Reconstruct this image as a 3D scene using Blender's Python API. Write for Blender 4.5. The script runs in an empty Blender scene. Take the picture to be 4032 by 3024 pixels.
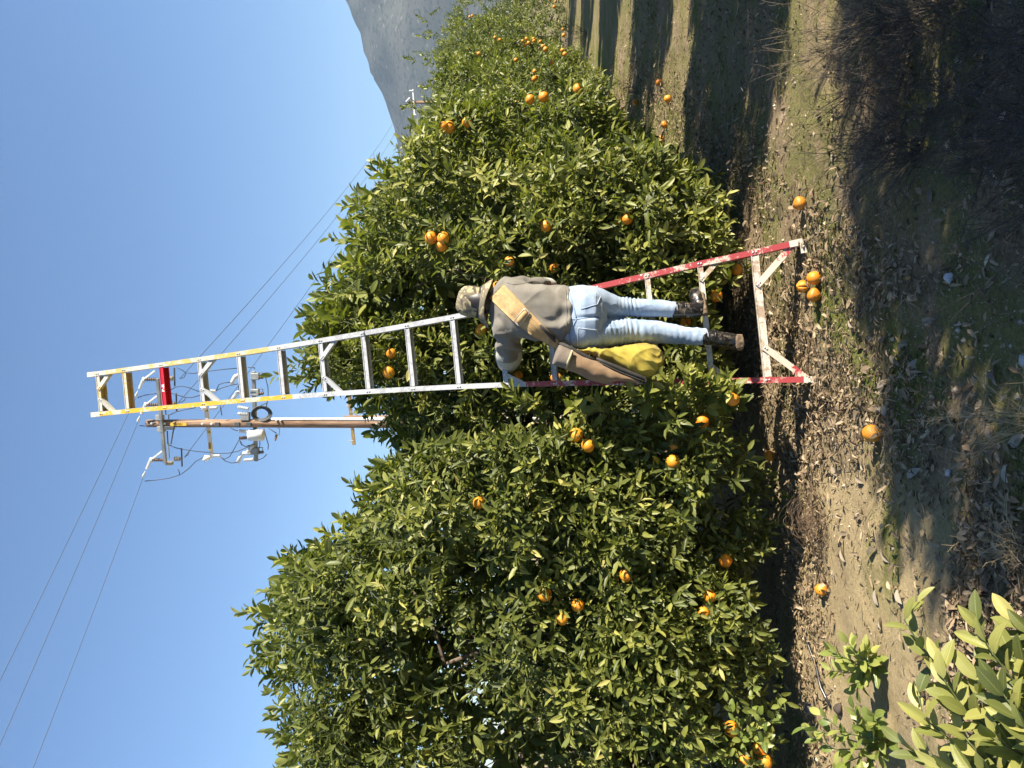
import bpy, bmesh, math
import numpy as np
from mathutils import Vector, Matrix
from mathutils.bvhtree import BVHTree

# ------------------------------------------------------------------ scene, camera, light
sc = bpy.context.scene
H = 1.69                       # eye height of the photographer (m)
FPX = 3030.0                   # focal length in pixels of the 4032 x 3024 photograph
cam_d = bpy.data.cameras.new('camera')
cam = bpy.data.objects.new('camera', cam_d)
sc.collection.objects.link(cam)
cam_d.sensor_fit = 'HORIZONTAL'
cam_d.sensor_width = 36.0
cam_d.lens = 36.0 * FPX / 4032.0
cam_d.clip_start = 0.05
cam_d.clip_end = 12000
# the phone was held sideways: world up points to the left edge of the picture
cam.matrix_world = Matrix(((0, 1, 0, 0), (0, 0, -1, 0), (-1, 0, 0, H), (0, 0, 0, 1)))
sc.camera = cam

SUN_EL = math.radians(29.0)
SUN_AZ = math.radians(25.0)    # from +X towards the camera side (-Y)
SUN = Vector((math.cos(SUN_EL) * math.cos(SUN_AZ), -math.cos(SUN_EL) * math.sin(SUN_AZ), math.sin(SUN_EL)))
w = bpy.data.worlds.new('World')
sc.world = w
w.use_nodes = True
wn = w.node_tree
sky = wn.nodes.new('ShaderNodeTexSky')
sky.sky_type = 'NISHITA'
sky.sun_disc = False
sky.sun_elevation = SUN_EL
sky.sun_rotation = math.radians(90.0) + SUN_AZ
sky.altitude = 1000
sky.air_density = 1.45
sky.dust_density = 0.0
sky.ozone_density = 8.5
bgn = wn.nodes['Background']
bgn.inputs['Strength'].default_value = 0.060
wn.links.new(sky.outputs['Color'], bgn.inputs['Color'])
sun_d = bpy.data.lights.new('sun', 'SUN')
sun_d.energy = 5.0
sun_d.angle = math.radians(0.55)
sun_d.color = (1.0, 0.91, 0.76)
sun = bpy.data.objects.new('sun', sun_d)
sc.collection.objects.link(sun)
sun.rotation_euler = SUN.to_track_quat('Z', 'Y').to_euler()
sun.location = SUN * 30
sc.view_settings.view_transform = 'Standard'
sc.view_settings.look = 'None'
sc.view_settings.exposure = 1.6
sc.view_settings.gamma = 1.0
sc.view_settings.use_curve_mapping = False
try:
    sc.cycles.max_bounces = 8
    sc.cycles.transparent_max_bounces = 6
    sc.cycles.volume_bounces = 0
except Exception:
    pass

COL = sc.collection
rng = np.random.default_rng(11)

# ------------------------------------------------------------------ helpers
def P(x, y, Y):
    """point seen at photograph pixel (x, y) that stands Y metres in front of the camera"""
    return Vector(((1512.0 - y) / FPX * Y, Y, H + (2016.0 - x) / FPX * Y))

def proj(p):
    p = np.atleast_2d(p)
    return 2016.0 - (p[:, 2] - H) / p[:, 1] * FPX, 1512.0 - p[:, 0] / p[:, 1] * FPX

def link(o, parent=None):
    COL.objects.link(o)
    if parent is not None:
        o.parent = parent
    return o

def tag(o, label=None, cat=None, group=None, kind=None):
    if label: o['label'] = label
    if cat: o['category'] = cat
    if group: o['group'] = group
    if kind: o['kind'] = kind
    return o

def empty(name, loc, label=None, cat=None, group=None):
    o = bpy.data.objects.new(name, None)
    o.location = loc
    o.empty_display_size = 0.1
    link(o)
    return tag(o, label, cat, group)

def org(parent):
    """world origin of a chain of (translation only) parents"""
    v = Vector((0, 0, 0))
    while parent is not None:
        v += parent.location
        parent = parent.parent
    return v

def tri_mesh(name, V, T, attr=None, smooth=False):
    V = np.asarray(V, dtype=np.float32); T = np.asarray(T, dtype=np.int32)
    k = T.shape[1]
    me = bpy.data.meshes.new(name)
    me.vertices.add(len(V)); me.vertices.foreach_set('co', V.ravel())
    me.loops.add(T.size); me.loops.foreach_set('vertex_index', T.ravel())
    me.polygons.add(len(T))
    me.polygons.foreach_set('loop_start', np.arange(0, T.size, k, dtype=np.int32))
    me.polygons.foreach_set('loop_total', np.full(len(T), k, dtype=np.int32))
    if smooth:
        me.polygons.foreach_set('use_smooth', np.ones(len(T), dtype=bool))
    if attr is not None:
        a = me.attributes.new('lc', 'FLOAT', 'POINT')
        a.data.foreach_set('value', np.asarray(attr, dtype=np.float32))
    me.update(calc_edges=True)
    me.validate(verbose=False)
    return me

class MB:
    """collects shapes (world coordinates) and links them as one mesh object"""
    def __init__(self): self.v = []; self.f = []
    def add(self, V, F):
        n = len(self.v)
        self.v += [tuple(float(c) for c in p) for p in V]
        self.f += [tuple(i + n for i in q) for q in F]
        return self
    def box(self, c, ax, ay, az):
        c = Vector(c); ax = Vector(ax); ay = Vector(ay); az = Vector(az)
        V = [c + ax * i + ay * j + az * k for k in (-1, 1) for j in (-1, 1) for i in (-1, 1)]
        return self.add(V, [(0, 2, 3, 1), (4, 5, 7, 6), (0, 1, 5, 4), (2, 6, 7, 3), (0, 4, 6, 2), (1, 3, 7, 5)])
    def bar(self, p0, p1, wdt, dep, side=(1, 0, 0)):
        p0 = Vector(p0); p1 = Vector(p1); t = (p1 - p0)
        s = Vector(side); s = (s - t * (s.dot(t) / t.dot(t))).normalized(); d = t.cross(s).normalized()
        return self.box((p0 + p1) / 2, t / 2, s * wdt / 2, d * dep / 2)
    def tube(self, pts, r, n=6, cap=True):
        pts = [Vector(p) for p in pts]; m = len(pts)
        rr = r if hasattr(r, '__len__') else [r] * m
        V = []; F = []
        prev = None
        for i in range(m):
            t = (pts[min(i + 1, m - 1)] - pts[max(i - 1, 0)])
            t = t.normalized() if t.length > 1e-9 else Vector((0, 0, 1))
            a = prev - t * prev.dot(t) if prev is not None else Vector((0, 0, 0))
            if a.length < 1e-4:
                a = t.cross(Vector((0, 0, 1)) if abs(t.z) < .9 else Vector((1, 0, 0)))
            a.normalize(); b = t.cross(a); prev = a
            for j in range(n):
                th = 2 * math.pi * j / n
                V.append(pts[i] + (a * math.cos(th) + b * math.sin(th)) * rr[i])
        for i in range(m - 1):
            for j in range(n):
                k = (j + 1) % n
                F.append((i * n + j, i * n + k, (i + 1) * n + k, (i + 1) * n + j))
        if cap:
            F.append(tuple(range(n - 1, -1, -1))); F.append(tuple((m - 1) * n + j for j in range(n)))
        return self.add(V, F)
    def lathe(self, p0, axis, prof, n=12):
        axis = Vector(axis).normalized(); p0 = Vector(p0)
        a = axis.cross(Vector((0, 1, 0)) if abs(axis.y) < .9 else Vector((1, 0, 0))).normalized(); b = axis.cross(a)
        V = []; F = []
        for r, h in prof:
            for j in range(n):
                th = 2 * math.pi * j / n
                V.append(p0 + axis * h + (a * math.cos(th) + b * math.sin(th)) * max(r, 1e-4))
        m = len(prof)
        for i in range(m - 1):
            for j in range(n):
                k = (j + 1) % n
                F.append((i * n + j, i * n + k, (i + 1) * n + k, (i + 1) * n + j))
        F.append(tuple(range(n - 1, -1, -1))); F.append(tuple((m - 1) * n + j for j in range(n)))
        return self.add(V, F)
    def build(self, name, m, parent=None, smooth=False, bevel=0):
        o0 = org(parent)
        me = bpy.data.meshes.new(name)
        me.from_pydata([(x - o0.x, y - o0.y, z - o0.z) for x, y, z in self.v], [], self.f)
        if smooth: me.shade_smooth()
        me.materials.append(m)
        o = link(bpy.data.objects.new(name, me), parent)
        if bevel:
            b = o.modifiers.new('bevel', 'BEVEL'); b.width = bevel; b.segments = 2; b.limit_method = 'ANGLE'
        return o

def hash3(ix, iy, iz, seed):
    h = (ix * 374761393 + iy * 668265263 + iz * 2147483647 + seed * 1274126177) & 0xffffffff
    h = ((h ^ (h >> 13)) * 1274126177) & 0xffffffff
    h = h ^ (h >> 16)
    return (h & 0xffff) / 65535.0

def vnoise(p, scale=1.0, seed=0):
    p = np.asarray(p, dtype=np.float64) * scale
    if p.shape[1] == 2: p = np.c_[p, np.zeros(len(p))]
    i = np.floor(p).astype(np.int64); f = p - i; f = f * f * (3 - 2 * f)
    r = 0
    for dx in (0, 1):
        for dy in (0, 1):
            for dz in (0, 1):
                wgt = (f[:, 0] if dx else 1 - f[:, 0]) * (f[:, 1] if dy else 1 - f[:, 1]) * (f[:, 2] if dz else 1 - f[:, 2])
                r = r + wgt * hash3(i[:, 0] + dx, i[:, 1] + dy, i[:, 2] + dz, seed)
    return r * 2 - 1

def fbm(p, scale, octv=3, seed=0):
    r = 0; a = 1
    for k in range(octv):
        r = r + a * vnoise(p, scale * 2 ** k, seed + k * 7); a *= .5
    return r

# ------------------------------------------------------------------ materials
def new_mat(name):
    m = bpy.data.materials.new(name); m.use_nodes = True
    nt = m.node_tree
    return m, nt, nt.nodes['Principled BSDF']

def N(nt, typ, **kw):
    n = nt.nodes.new(typ)
    for k, v in kw.items():
        if k in n.inputs: n.inputs[k].default_value = v
        else: setattr(n, k, v)
    return n

def ramp(nt, fac, stops, interp='LINEAR'):
    r = nt.nodes.new('ShaderNodeValToRGB'); cr = r.color_ramp; cr.interpolation = interp
    while len(cr.elements) < len(stops): cr.elements.new(0.5)
    for e, (p_, c) in zip(cr.elements, stops):
        e.position = p_; e.color = (c[0], c[1], c[2], 1) if hasattr(c, '__len__') else (c, c, c, 1)
    nt.links.new(fac, r.inputs['Fac'])
    return r.outputs['Color']

def mixc(nt, fac, a, b, mode='MIX'):
    m = nt.nodes.new('ShaderNodeMix'); m.data_type = 'RGBA'; m.blend_type = mode
    for s, v in ((m.inputs[0], fac), (m.inputs[6], a), (m.inputs[7], b)):
        if isinstance(v, bpy.types.NodeSocket): nt.links.new(v, s)
        elif isinstance(v, (int, float)): s.default_value = v
        else: s.default_value = (v[0], v[1], v[2], 1)
    return m.outputs[2]

def coords(nt, kind='Object', scale=(1, 1, 1)):
    t = nt.nodes.new('ShaderNodeTexCoord'); mp = nt.nodes.new('ShaderNodeMapping')
    mp.inputs['Scale'].default_value = scale
    nt.links.new(t.outputs[kind], mp.inputs['Vector'])
    return mp.outputs['Vector']

def noise(nt, vec, scale, detail=4, rough=.55, dist=0):
    n = N(nt, 'ShaderNodeTexNoise', Scale=scale, Detail=detail, Roughness=rough, Distortion=dist)
    if vec is not None: nt.links.new(vec, n.inputs['Vector'])
    return n.outputs['Fac']

def bump(nt, bsdf, h, strength=.4, dist=.01):
    b = N(nt, 'ShaderNodeBump', Strength=strength, Distance=dist)
    nt.links.new(h, b.inputs['Height']); nt.links.new(b.outputs['Normal'], bsdf.inputs['Normal'])

def simple(name, col, rough=.5, metal=0, spec=.5, var=.25, nscale=30, bmp=0, stretch=(1, 1, 1)):
    m, nt, b = new_mat(name)
    v = coords(nt, 'Object', stretch)
    n = noise(nt, v, nscale, 5)
    c = ramp(nt, n, [(.3, [x * (1 - var) for x in col]), (.7, [min(1, x * (1 + var)) for x in col])])
    nt.links.new(c, b.inputs['Base Color'])
    b.inputs['Roughness'].default_value = rough; b.inputs['Metallic'].default_value = metal
    b.inputs['Specular IOR Level'].default_value = spec
    if bmp: bump(nt, b, n, bmp, .01)
    return m

def leaf_mat(name, src, ramp_stops, rough=.36, transl=.30, vein=False, spec=.5, under=(.16, .20, .075)):
    m, nt, b = new_mat(name)
    out = nt.nodes['Material Output']
    if src == 'attr':
        a = N(nt, 'ShaderNodeAttribute', attribute_name='lc'); fac = a.outputs['Fac']
    else:
        a = nt.nodes.new('ShaderNodeObjectInfo'); s = nt.nodes.new('ShaderNodeSeparateColor')
        nt.links.new(a.outputs['Color'], s.inputs['Color']); fac = s.outputs['Red']
    col = ramp(nt, fac, ramp_stops)
    geo = nt.nodes.new('ShaderNodeNewGeometry')
    pale = mixc(nt, .55, col, under)
    v = coords(nt, 'Object')
    n = noise(nt, v, 55, 3)
    col2 = mixc(nt, .35, col, ramp(nt, n, [(.35, .45), (.65, 1.0)]), 'MULTIPLY')
    if vein:
        uv = nt.nodes.new('ShaderNodeUVMap'); sx = nt.nodes.new('ShaderNodeSeparateXYZ')
        nt.links.new(uv.outputs['UV'], sx.inputs['Vector'])
        ab = N(nt, 'ShaderNodeMath', operation='ABSOLUTE'); nt.links.new(sx.outputs['X'], ab.inputs[0])
        mid = ramp(nt, ab.outputs[0], [(0.0, 1), (.09, 0)])
        # side veins
        ma = N(nt, 'ShaderNodeMath', operation='MULTIPLY_ADD'); ma.inputs[1].default_value = -.22
        nt.links.new(ab.outputs[0], ma.inputs[0]); nt.links.new(sx.outputs['Y'], ma.inputs[2])
        sn = N(nt, 'ShaderNodeMath', operation='MULTIPLY'); sn.inputs[1].default_value = 62; nt.links.new(ma.outputs[0], sn.inputs[0])
        s2 = N(nt, 'ShaderNodeMath', operation='SINE'); nt.links.new(sn.outputs[0], s2.inputs[0])
        sv = ramp(nt, s2.outputs[0], [(.86, 0), (1.0, .35)])
        vv = mixc(nt, 1.0, mid, sv, 'ADD')
        vf = nt.nodes.new('ShaderNodeRGBToBW'); nt.links.new(vv, vf.inputs[0])
        col2 = mixc(nt, vf.outputs[0], col2, mixc(nt, .5, col, (.36, .40, .14)))
        bump(nt, b, vf.outputs[0], .35, -.002)
        spn = noise(nt, coords(nt, 'Object', (1.2, 2.2, 1)), 3.4, 5, .7, 1.2)
        col2 = mixc(nt, ramp(nt, spn, [(.62, 0), (.69, .8)]), col2, (.20, .14, .05))
    c3 = mixc(nt, geo.outputs['Backfacing'], col2, pale)
    nt.links.new(c3, b.inputs['Base Color'])
    rr = N(nt, 'ShaderNodeMath', operation='MULTIPLY_ADD'); rr.inputs[1].default_value = .28; rr.inputs[2].default_value = rough
    nt.links.new(geo.outputs['Backfacing'], rr.inputs[0]); nt.links.new(rr.outputs[0], b.inputs['Roughness'])
    b.inputs['Specular IOR Level'].default_value = spec
    tr = nt.nodes.new('ShaderNodeBsdfTranslucent')
    tc = mixc(nt, 1.0, col, (1.0, 1.15, .45), 'MULTIPLY')
    nt.links.new(tc, tr.inputs['Color'])
    mx = nt.nodes.new('ShaderNodeMixShader'); mx.inputs[0].default_value = transl
    nt.links.new(b.outputs[0], mx.inputs[1]); nt.links.new(tr.outputs[0], mx.inputs[2]); nt.links.new(mx.outputs[0], out.inputs['Surface'])
    return m

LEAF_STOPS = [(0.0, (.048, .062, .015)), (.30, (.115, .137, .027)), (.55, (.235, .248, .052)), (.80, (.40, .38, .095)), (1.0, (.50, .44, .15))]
M_LEAF = leaf_mat('citrus_leaf', 'attr', LEAF_STOPS, rough=.46, spec=.38)
M_LEAF1 = leaf_mat('citrus_leaf_single', 'obj', LEAF_STOPS, rough=.46, vein=True, spec=.38)
M_LEAFBIG = leaf_mat('citrus_leaf_near', 'obj', [(0, (.07, .095, .028)), (.45, (.19, .205, .05)), (.8, (.32, .315, .085)), (1, (.44, .40, .13))], rough=.5, transl=.28, vein=True)
M_DRY = leaf_mat('dry_leaf', 'attr', [(0, (.09, .06, .036)), (.35, (.24, .175, .11)), (.7, (.39, .295, .19)), (1, (.55, .45, .32))], rough=.75, transl=.10, spec=.2, under=(.30, .24, .17))
M_DRY1 = leaf_mat('dry_leaf_single', 'obj', [(0, (.12, .09, .06)), (.5, (.25, .205, .15)), (1, (.40, .35, .28))], rough=.75, transl=.08, spec=.2, under=(.34, .30, .25))
M_BARK = simple('bark', (.115, .085, .06), .85, var=.5, nscale=22, bmp=.8, stretch=(1, 1, .25))
M_TWIG = simple('green_twig', (.085, .10, .035), .6, var=.3, nscale=40)
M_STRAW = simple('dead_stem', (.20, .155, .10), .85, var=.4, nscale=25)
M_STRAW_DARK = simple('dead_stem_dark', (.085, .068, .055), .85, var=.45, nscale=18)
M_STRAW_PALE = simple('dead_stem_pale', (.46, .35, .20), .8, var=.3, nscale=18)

# ------------------------------------------------------------------ ground
def gz(x, y):
    x = np.asarray(x, dtype=float); y = np.asarray(y, dtype=float)
    p = np.c_[x.ravel(), y.ravel()]
    near = np.exp(-((y - 4.4) / 1.3) ** 2)
    z = .10 * (np.clip(x, -.5, 1.3) - .37) * near
    fade = np.exp(-np.hypot(x, y) / 60)
    z = z + (fbm(p, .9, 3, 3).reshape(x.shape) * .022 + fbm(p, 6.0, 3, 9).reshape(x.shape) * .014) * fade
    # leaf mound along the foot of the tree row
    d = (x - .3) * .87 - (y - 5.4) * .48
    z = z + .05 * np.exp(-(d / .7) ** 2) * (y > 0) * (1 - near * np.exp(-((x - .4) / .8) ** 2))
    return z

def axis_pts(lo, hi, a, b, fine, grow=1.22):
    mid = list(np.arange(a, b, fine)); r = []; s = fine; x = b
    while x < hi: r.append(x); s *= grow; x += s
    r.append(hi); l = []; s = fine; x = a
    while x > lo: s *= grow; x -= s; l.append(max(x, lo))
    return np.array(sorted(set(l)) + mid + r)

gx = axis_pts(-2600, 2600, -3.0, 4.5, .042); gy = axis_pts(-600, 3000, 1.2, 7.5, .042)
GX, GY = np.meshgrid(gx, gy)
GZ = gz(GX, GY)
nv = len(gx)
ii, jj = np.meshgrid(np.arange(len(gx) - 1), np.arange(len(gy) - 1))
q = (jj * nv + ii).ravel()
me = tri_mesh('ground', np.c_[GX.ravel(), GY.ravel(), GZ.ravel()], np.c_[q, q + 1, q + nv + 1, q + nv], smooth=True)
m, nt, b = new_mat('orchard_soil')
v = coords(nt, 'Object'); vs = coords(nt, 'Object', (.55, 1.6, 1))
n1 = noise(nt, v, 2.2, 6, .6); n2 = noise(nt, v, 60, 5, .7); n3 = noise(nt, vs, 1.25, 5, .6, .4); n4 = noise(nt, v, 380, 2, .6)
tan = ramp(nt, n2, [(.25, (.25, .185, .095)), (.5, (.46, .355, .19)), (.75, (.57, .46, .27))])
humus = ramp(nt, n2, [(.25, (.11, .080, .045)), (.5, (.26, .19, .108)), (.75, (.42, .325, .20))])
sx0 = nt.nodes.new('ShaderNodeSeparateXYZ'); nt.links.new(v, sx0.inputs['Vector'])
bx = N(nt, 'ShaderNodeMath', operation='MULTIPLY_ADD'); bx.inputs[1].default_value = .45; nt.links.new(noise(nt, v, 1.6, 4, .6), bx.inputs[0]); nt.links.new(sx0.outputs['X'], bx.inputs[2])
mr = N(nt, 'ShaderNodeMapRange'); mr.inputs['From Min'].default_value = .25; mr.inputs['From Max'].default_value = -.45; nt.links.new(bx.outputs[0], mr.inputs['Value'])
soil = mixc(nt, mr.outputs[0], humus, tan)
soil = mixc(nt, ramp(nt, n4, [(.5, 0), (.72, .55)]), soil, (.48, .40, .27))
soil = mixc(nt, ramp(nt, n1, [(.4, 0), (.62, .75)]), soil, mixc(nt, .45, soil, (.17, .13, .09)))
moss = ramp(nt, n2, [(.3, (.050, .074, .008)), (.6, (.140, .175, .018)), (.8, (.25, .27, .05))])
mf = ramp(nt, n3, [(.54, 0), (.66, .8)])
sxyz = nt.nodes.new('ShaderNodeSeparateXYZ'); nt.links.new(v, sxyz.inputs['Vector'])
m1 = N(nt, 'ShaderNodeMath', operation='MULTIPLY_ADD'); m1.inputs[1].default_value = .87; m1.inputs[2].default_value = -.261 + 2.592; nt.links.new(sxyz.outputs['X'], m1.inputs[0])
m2 = N(nt, 'ShaderNodeMath', operation='MULTIPLY_ADD'); m2.inputs[1].default_value = -.48; nt.links.new(sxyz.outputs['Y'], m2.inputs[0]); nt.links.new(m1.outputs[0], m2.inputs[2])
band = ramp(nt, m2.outputs[0], [(.30, 0), (.62, 1), (.92, .8), (1.0, .6)])
n5 = noise(nt, coords(nt, 'Object', (.8, 1.5, 1)), 1.9, 5, .65, .5)
mf = mixc(nt, 1.0, mf, mixc(nt, 1.0, band, ramp(nt, n5, [(.42, 0), (.55, .92)]), 'MULTIPLY'), 'LIGHTEN')
mf2 = mixc(nt, 1.0, mf, ramp(nt, noise(nt, v, 26, 4, .7), [(.32, .35), (.5, 1)]), 'MULTIPLY')
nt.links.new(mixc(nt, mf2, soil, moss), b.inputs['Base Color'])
b.inputs['Roughness'].default_value = .95; b.inputs['Specular IOR Level'].default_value = .15
hb = mixc(nt, .5, n2, n4); bw = nt.nodes.new('ShaderNodeRGBToBW'); nt.links.new(hb, bw.inputs[0])
bump(nt, b, bw.outputs[0], .9, .02)
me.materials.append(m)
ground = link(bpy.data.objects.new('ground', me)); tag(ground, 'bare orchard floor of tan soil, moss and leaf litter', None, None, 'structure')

# ------------------------------------------------------------------ leaves
def leaf_template(stations, half):
    """unit leaf: y = length, x = width (+-1), returns t, side, width"""
    return stations, half

def leaf_batch(pos, dr, nr, ln, wd, fold, curl, simple_=False):
    """arrays of leaves -> V (n*k,3), T triangles"""
    n = len(pos)
    if simple_ == 2:      # diamond folded along the midrib
        side = np.cross(dr, nr); mid = pos + dr * (ln * .5)[:, None]; up = nr * (wd * fold + ln * curl * .3)[:, None]; sd = side * wd[:, None]
        V = np.stack([pos, mid - sd + up, mid + sd + up, pos + dr * ln[:, None]], 1)
        TT = (np.array([(0, 3, 1), (0, 2, 3)])[None] + (np.arange(n) * 4)[:, None, None]).reshape(-1, 3)
        return V.reshape(-1, 3), TT, 4
    if simple_:
        ts = [.33, .72]; hw = [.92, .78]
    else:
        ts = [.2, .5, .8]; hw = [.78, 1.0, .62]
    side = np.cross(dr, nr)
    rows = [pos]
    for t, h in zip(ts, hw):
        mid = pos + dr * (ln * t)[:, None] - nr * (ln * curl * t * t)[:, None]
        up = nr * (wd * h * fold)[:, None]; sd = side * (wd * h * np.sqrt(np.maximum(0, 1 - fold ** 2)))[:, None]
        rows += [mid - sd + up, mid, mid + sd + up]
    rows.append(pos + dr * ln[:, None] - nr * (ln * curl)[:, None])
    V = np.stack(rows, 1)
    k = V.shape[1]
    T = [(0, 2, 1), (0, 3, 2)]
    for s in range(len(ts) - 1):
        a = 1 + 3 * s; b_ = a + 3
        T += [(a, a + 1, b_ + 1), (a, b_ + 1, b_), (a + 1, a + 2, b_ + 2), (a + 1, b_ + 2, b_ + 1)]
    a = 1 + 3 * (len(ts) - 1)
    T += [(a, a + 1, k - 1), (a + 1, a + 2, k - 1)]
    T = np.array(T)
    TT = (T[None] + (np.arange(n) * k)[:, None, None]).reshape(-1, 3)
    return V.reshape(-1, 3), TT, k

def unit(a):
    return a / (np.linalg.norm(a, axis=-1, keepdims=True) + 1e-9)

def shoots_to_leaves(r, base, d, L, nl, size=(.062, .105), tint=None, wide=.178, open_=1.0):
    """leaves spiralling round shoots; returns dict of arrays"""
    n = len(base)
    ref = np.where(np.abs(d[:, 2:3]) < .9, np.array([[0, 0, 1.]]), np.array([[1., 0, 0]]))
    e1 = unit(np.cross(d, ref)); e2 = np.cross(d, e1)
    out = dict(p=[], d=[], n=[], l=[], w=[], f=[], c=[], s=[])
    st = r.random(n) if tint is None else tint
    ph = r.random(n) * 6.28
    for j in range(nl):
        t = (j + .6) / nl
        p = base + d * (L * t)[:, None]
        az = ph + j * 2.4 + r.normal(0, .35, n)
        rad = e1 * np.cos(az)[:, None] + e2 * np.sin(az)[:, None]
        be = np.radians((78 - 48 * t) * open_ + r.normal(0, 13, n))
        ld = d * np.cos(be)[:, None] + rad * np.sin(be)[:, None]
        ld[:, 2] -= .18 * r.random(n) + .05
        ld = unit(ld)
        nn = d - ld * (d * ld).sum(1, keepdims=True) + np.array([[0, 0, .35]]) + r.normal(0, .28, (n, 3))
        nn = unit(nn - ld * (nn * ld).sum(1, keepdims=True))
        ln = r.uniform(size[0], size[1], n) * (1.0 - .25 * t)
        out['p'].append(p + rad * .004); out['d'].append(ld); out['n'].append(nn); out['l'].append(ln)
        out['w'].append(ln * r.uniform(wide * .85, wide * 1.2, n)); out['f'].append(np.clip(r.normal(.46, .17, n), .02, .85))
        out['c'].append(np.clip((r.random(n) < .012) * .6 + .13 + .38 * st + .26 * t * r.random(n) + r.normal(0, .12, n), 0, 1)); out['s'].append(np.arange(n))
    return {k: np.concatenate(v_) for k, v_ in out.items()}

def cat(ds):
    return {k: np.concatenate([d_[k] for d_ in ds]) for k in ds[0]}

def one_leaf_mesh(name, fold, curl, m, tw=0.0):
    """finely cut unit leaf (length 1, half width 1) used for single leaves"""
    ts = np.array([0, .05, .16, .32, .5, .67, .82, .93, 1.0]); hw = np.array([.03, .22, .62, .93, 1.0, .9, .64, .3, .015])
    cx = np.array([-1, -.55, 0, .55, 1.0])
    V = []; F = []; UV = []
    for t, h in zip(ts, hw):
        for c in cx:
            a = abs(c) * h
            wav = .035 * math.sin(9 * t + 2.2 * c) * abs(c)
            V.append((c * h * (1 - .12 * fold), t, fold * (a - .35 * a * a) + wav - curl * t * t + tw * c * h * (t - .4)))
            UV.append((c, t))
    for i in range(len(ts) - 1):
        for j in range(4):
            F.append((i * 5 + j, i * 5 + j + 1, i * 5 + j + 6, i * 5 + j + 5))
    me = bpy.data.meshes.new(name); me.from_pydata(V, [], F)
    uv = me.uv_layers.new(name='UVMap')
    for lp in me.loops: uv.data[lp.index].uv = UV[lp.vertex_index]
    me.shade_smooth(); me.materials.append(m); return me

def leaf_obj(name, me, p, d, n, l, wd, c, parent, o0):
    o = bpy.data.objects.new(name, me)
    s = np.cross(d, n)
    p = np.asarray(p) - np.asarray(o0)
    # in the unit mesh x spans +-1 (half width), y the length, z is scaled like the half width
    M = Matrix(((s[0] * wd, d[0] * l, n[0] * wd * 1.0, p[0]), (s[1] * wd, d[1] * l, n[1] * wd * 1.0, p[1]), (s[2] * wd, d[2] * l, n[2] * wd * 1.0, p[2]), (0, 0, 0, 1)))
    COL.objects.link(o); o.parent = parent; o.matrix_basis = M
    o.color = (c, c, c, 1)
    return o

LEAF_VARIANTS = [one_leaf_mesh('leaf', f_, c_, M_LEAF1, t_) for f_, c_, t_ in ((.45, .5, .1), (.75, .3, -.2), (.3, .8, .25), (.6, 1.1, 0))]
# ------------------------------------------------------------------ ladder frame (needed to keep foliage out of it)
LP0 = Vector((.385, 4.356, .279)); LE1 = Vector((.9948, .014, .101)).normalized(); LE2 = Vector((-.101, .242, .965)).normalized()
LNR = LE1.cross(LE2).normalized()          # towards the camera
LW = [(-.284, .390), (0, .364), (.305, .341), (.61, .314), (.914, .286), (1.219, .260), (1.524, .237), (1.829, .218), (2.134, .202), (2.438, .188), (2.743, .176), (3.048, .166), (3.353, .158), (3.658, .153), (3.962, .149), (4.267, .145), (4.489, .143)]
def lw(s): return float(np.interp(s, [a for a, _ in LW], [b_ for _, b_ in LW]))
def LPT(a, s, n=0.0): return LP0 + LE1 * a + LE2 * s + LNR * n

SKYL = np.array([(0, 625), (60, 632), (140, 600), (190, 590), (260, 590), (330, 570), (385, 575), (430, 620), (470, 700), (500, 745), (560, 790), (620, 815), (690, 850), (740, 850), (780, 800), (810, 760), (850, 700), (905, 690), (960, 700), (1010, 720), (1080, 752), (1150, 765), (1215, 780), (1250, 800), (1290, 848), (1340, 875), (1400, 905), (1450, 925), (1500, 935), (1545, 915), (1600, 930), (1640, 960), (1670, 985), (1760, 1000)]) * 1.8228
LOWL = np.array([(0, 2270), (100, 2280), (200, 2320), (300, 2370), (400, 2440), (480, 2460), (520, 2530), (600, 2640), (700, 2840), (800, 2850), (850, 2870), (950, 2900), (1080, 2960), (1200, 2830), (1350, 2840), (1480, 2880), (1600, 2900), (1700, 2960), (1800, 3080), (1900, 3110), (2050, 3120), (2150, 3080), (2250, 2900), (2330, 2960), (2420, 2930), (2500, 3040), (2650, 3090), (2800, 3060), (2950, 3080), (3024, 3060)])

def keep_shoot(p, r):
    x, y = proj(p)
    u = 3024 - y
    vs = np.interp(u, SKYL[:, 0], SKYL[:, 1]) + 26 + r.normal(0, 20, len(p))
    vl = np.interp(y, LOWL[:, 0], LOWL[:, 1]) - 10 + r.normal(0, 22, len(p))
    inframe = (y > -100) & (y < 3150) & (p[:, 1] > 1)
    ok = ~inframe | ((x > vs) & (x < vl))
    q = p - np.array(LP0); a = q @ np.array(LE1); s = q @ np.array(LE2); n = q @ np.array(LNR)
    wv = np.interp(s, [k[0] for k in LW], [k[1] for k in LW])
    ok &= ~((s > -.5) & (s < 4.7) & (a > -wv - .10) & (a < wv + .12) & (n > -.13))
    ok &= ~((s > .2) & (s < 2.3) & (a > -.52) & (a < .46) & (n > -.20))
    ok &= ~((s > -.6) & (s < 2.3) & (a > -.30) & (n > -.05))       # nothing in front of the picker from this row
    return ok

PROFZ = [0, .08, .2, .4, .6, .75, .87, .95, 1.0]; PROFR = [.80, .93, 1.0, 1.0, .95, .82, .62, .38, .12]
ALL_LEAVES = []          # (tree, arrays) of the trees in view, to hang fruit and pick single leaves

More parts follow.
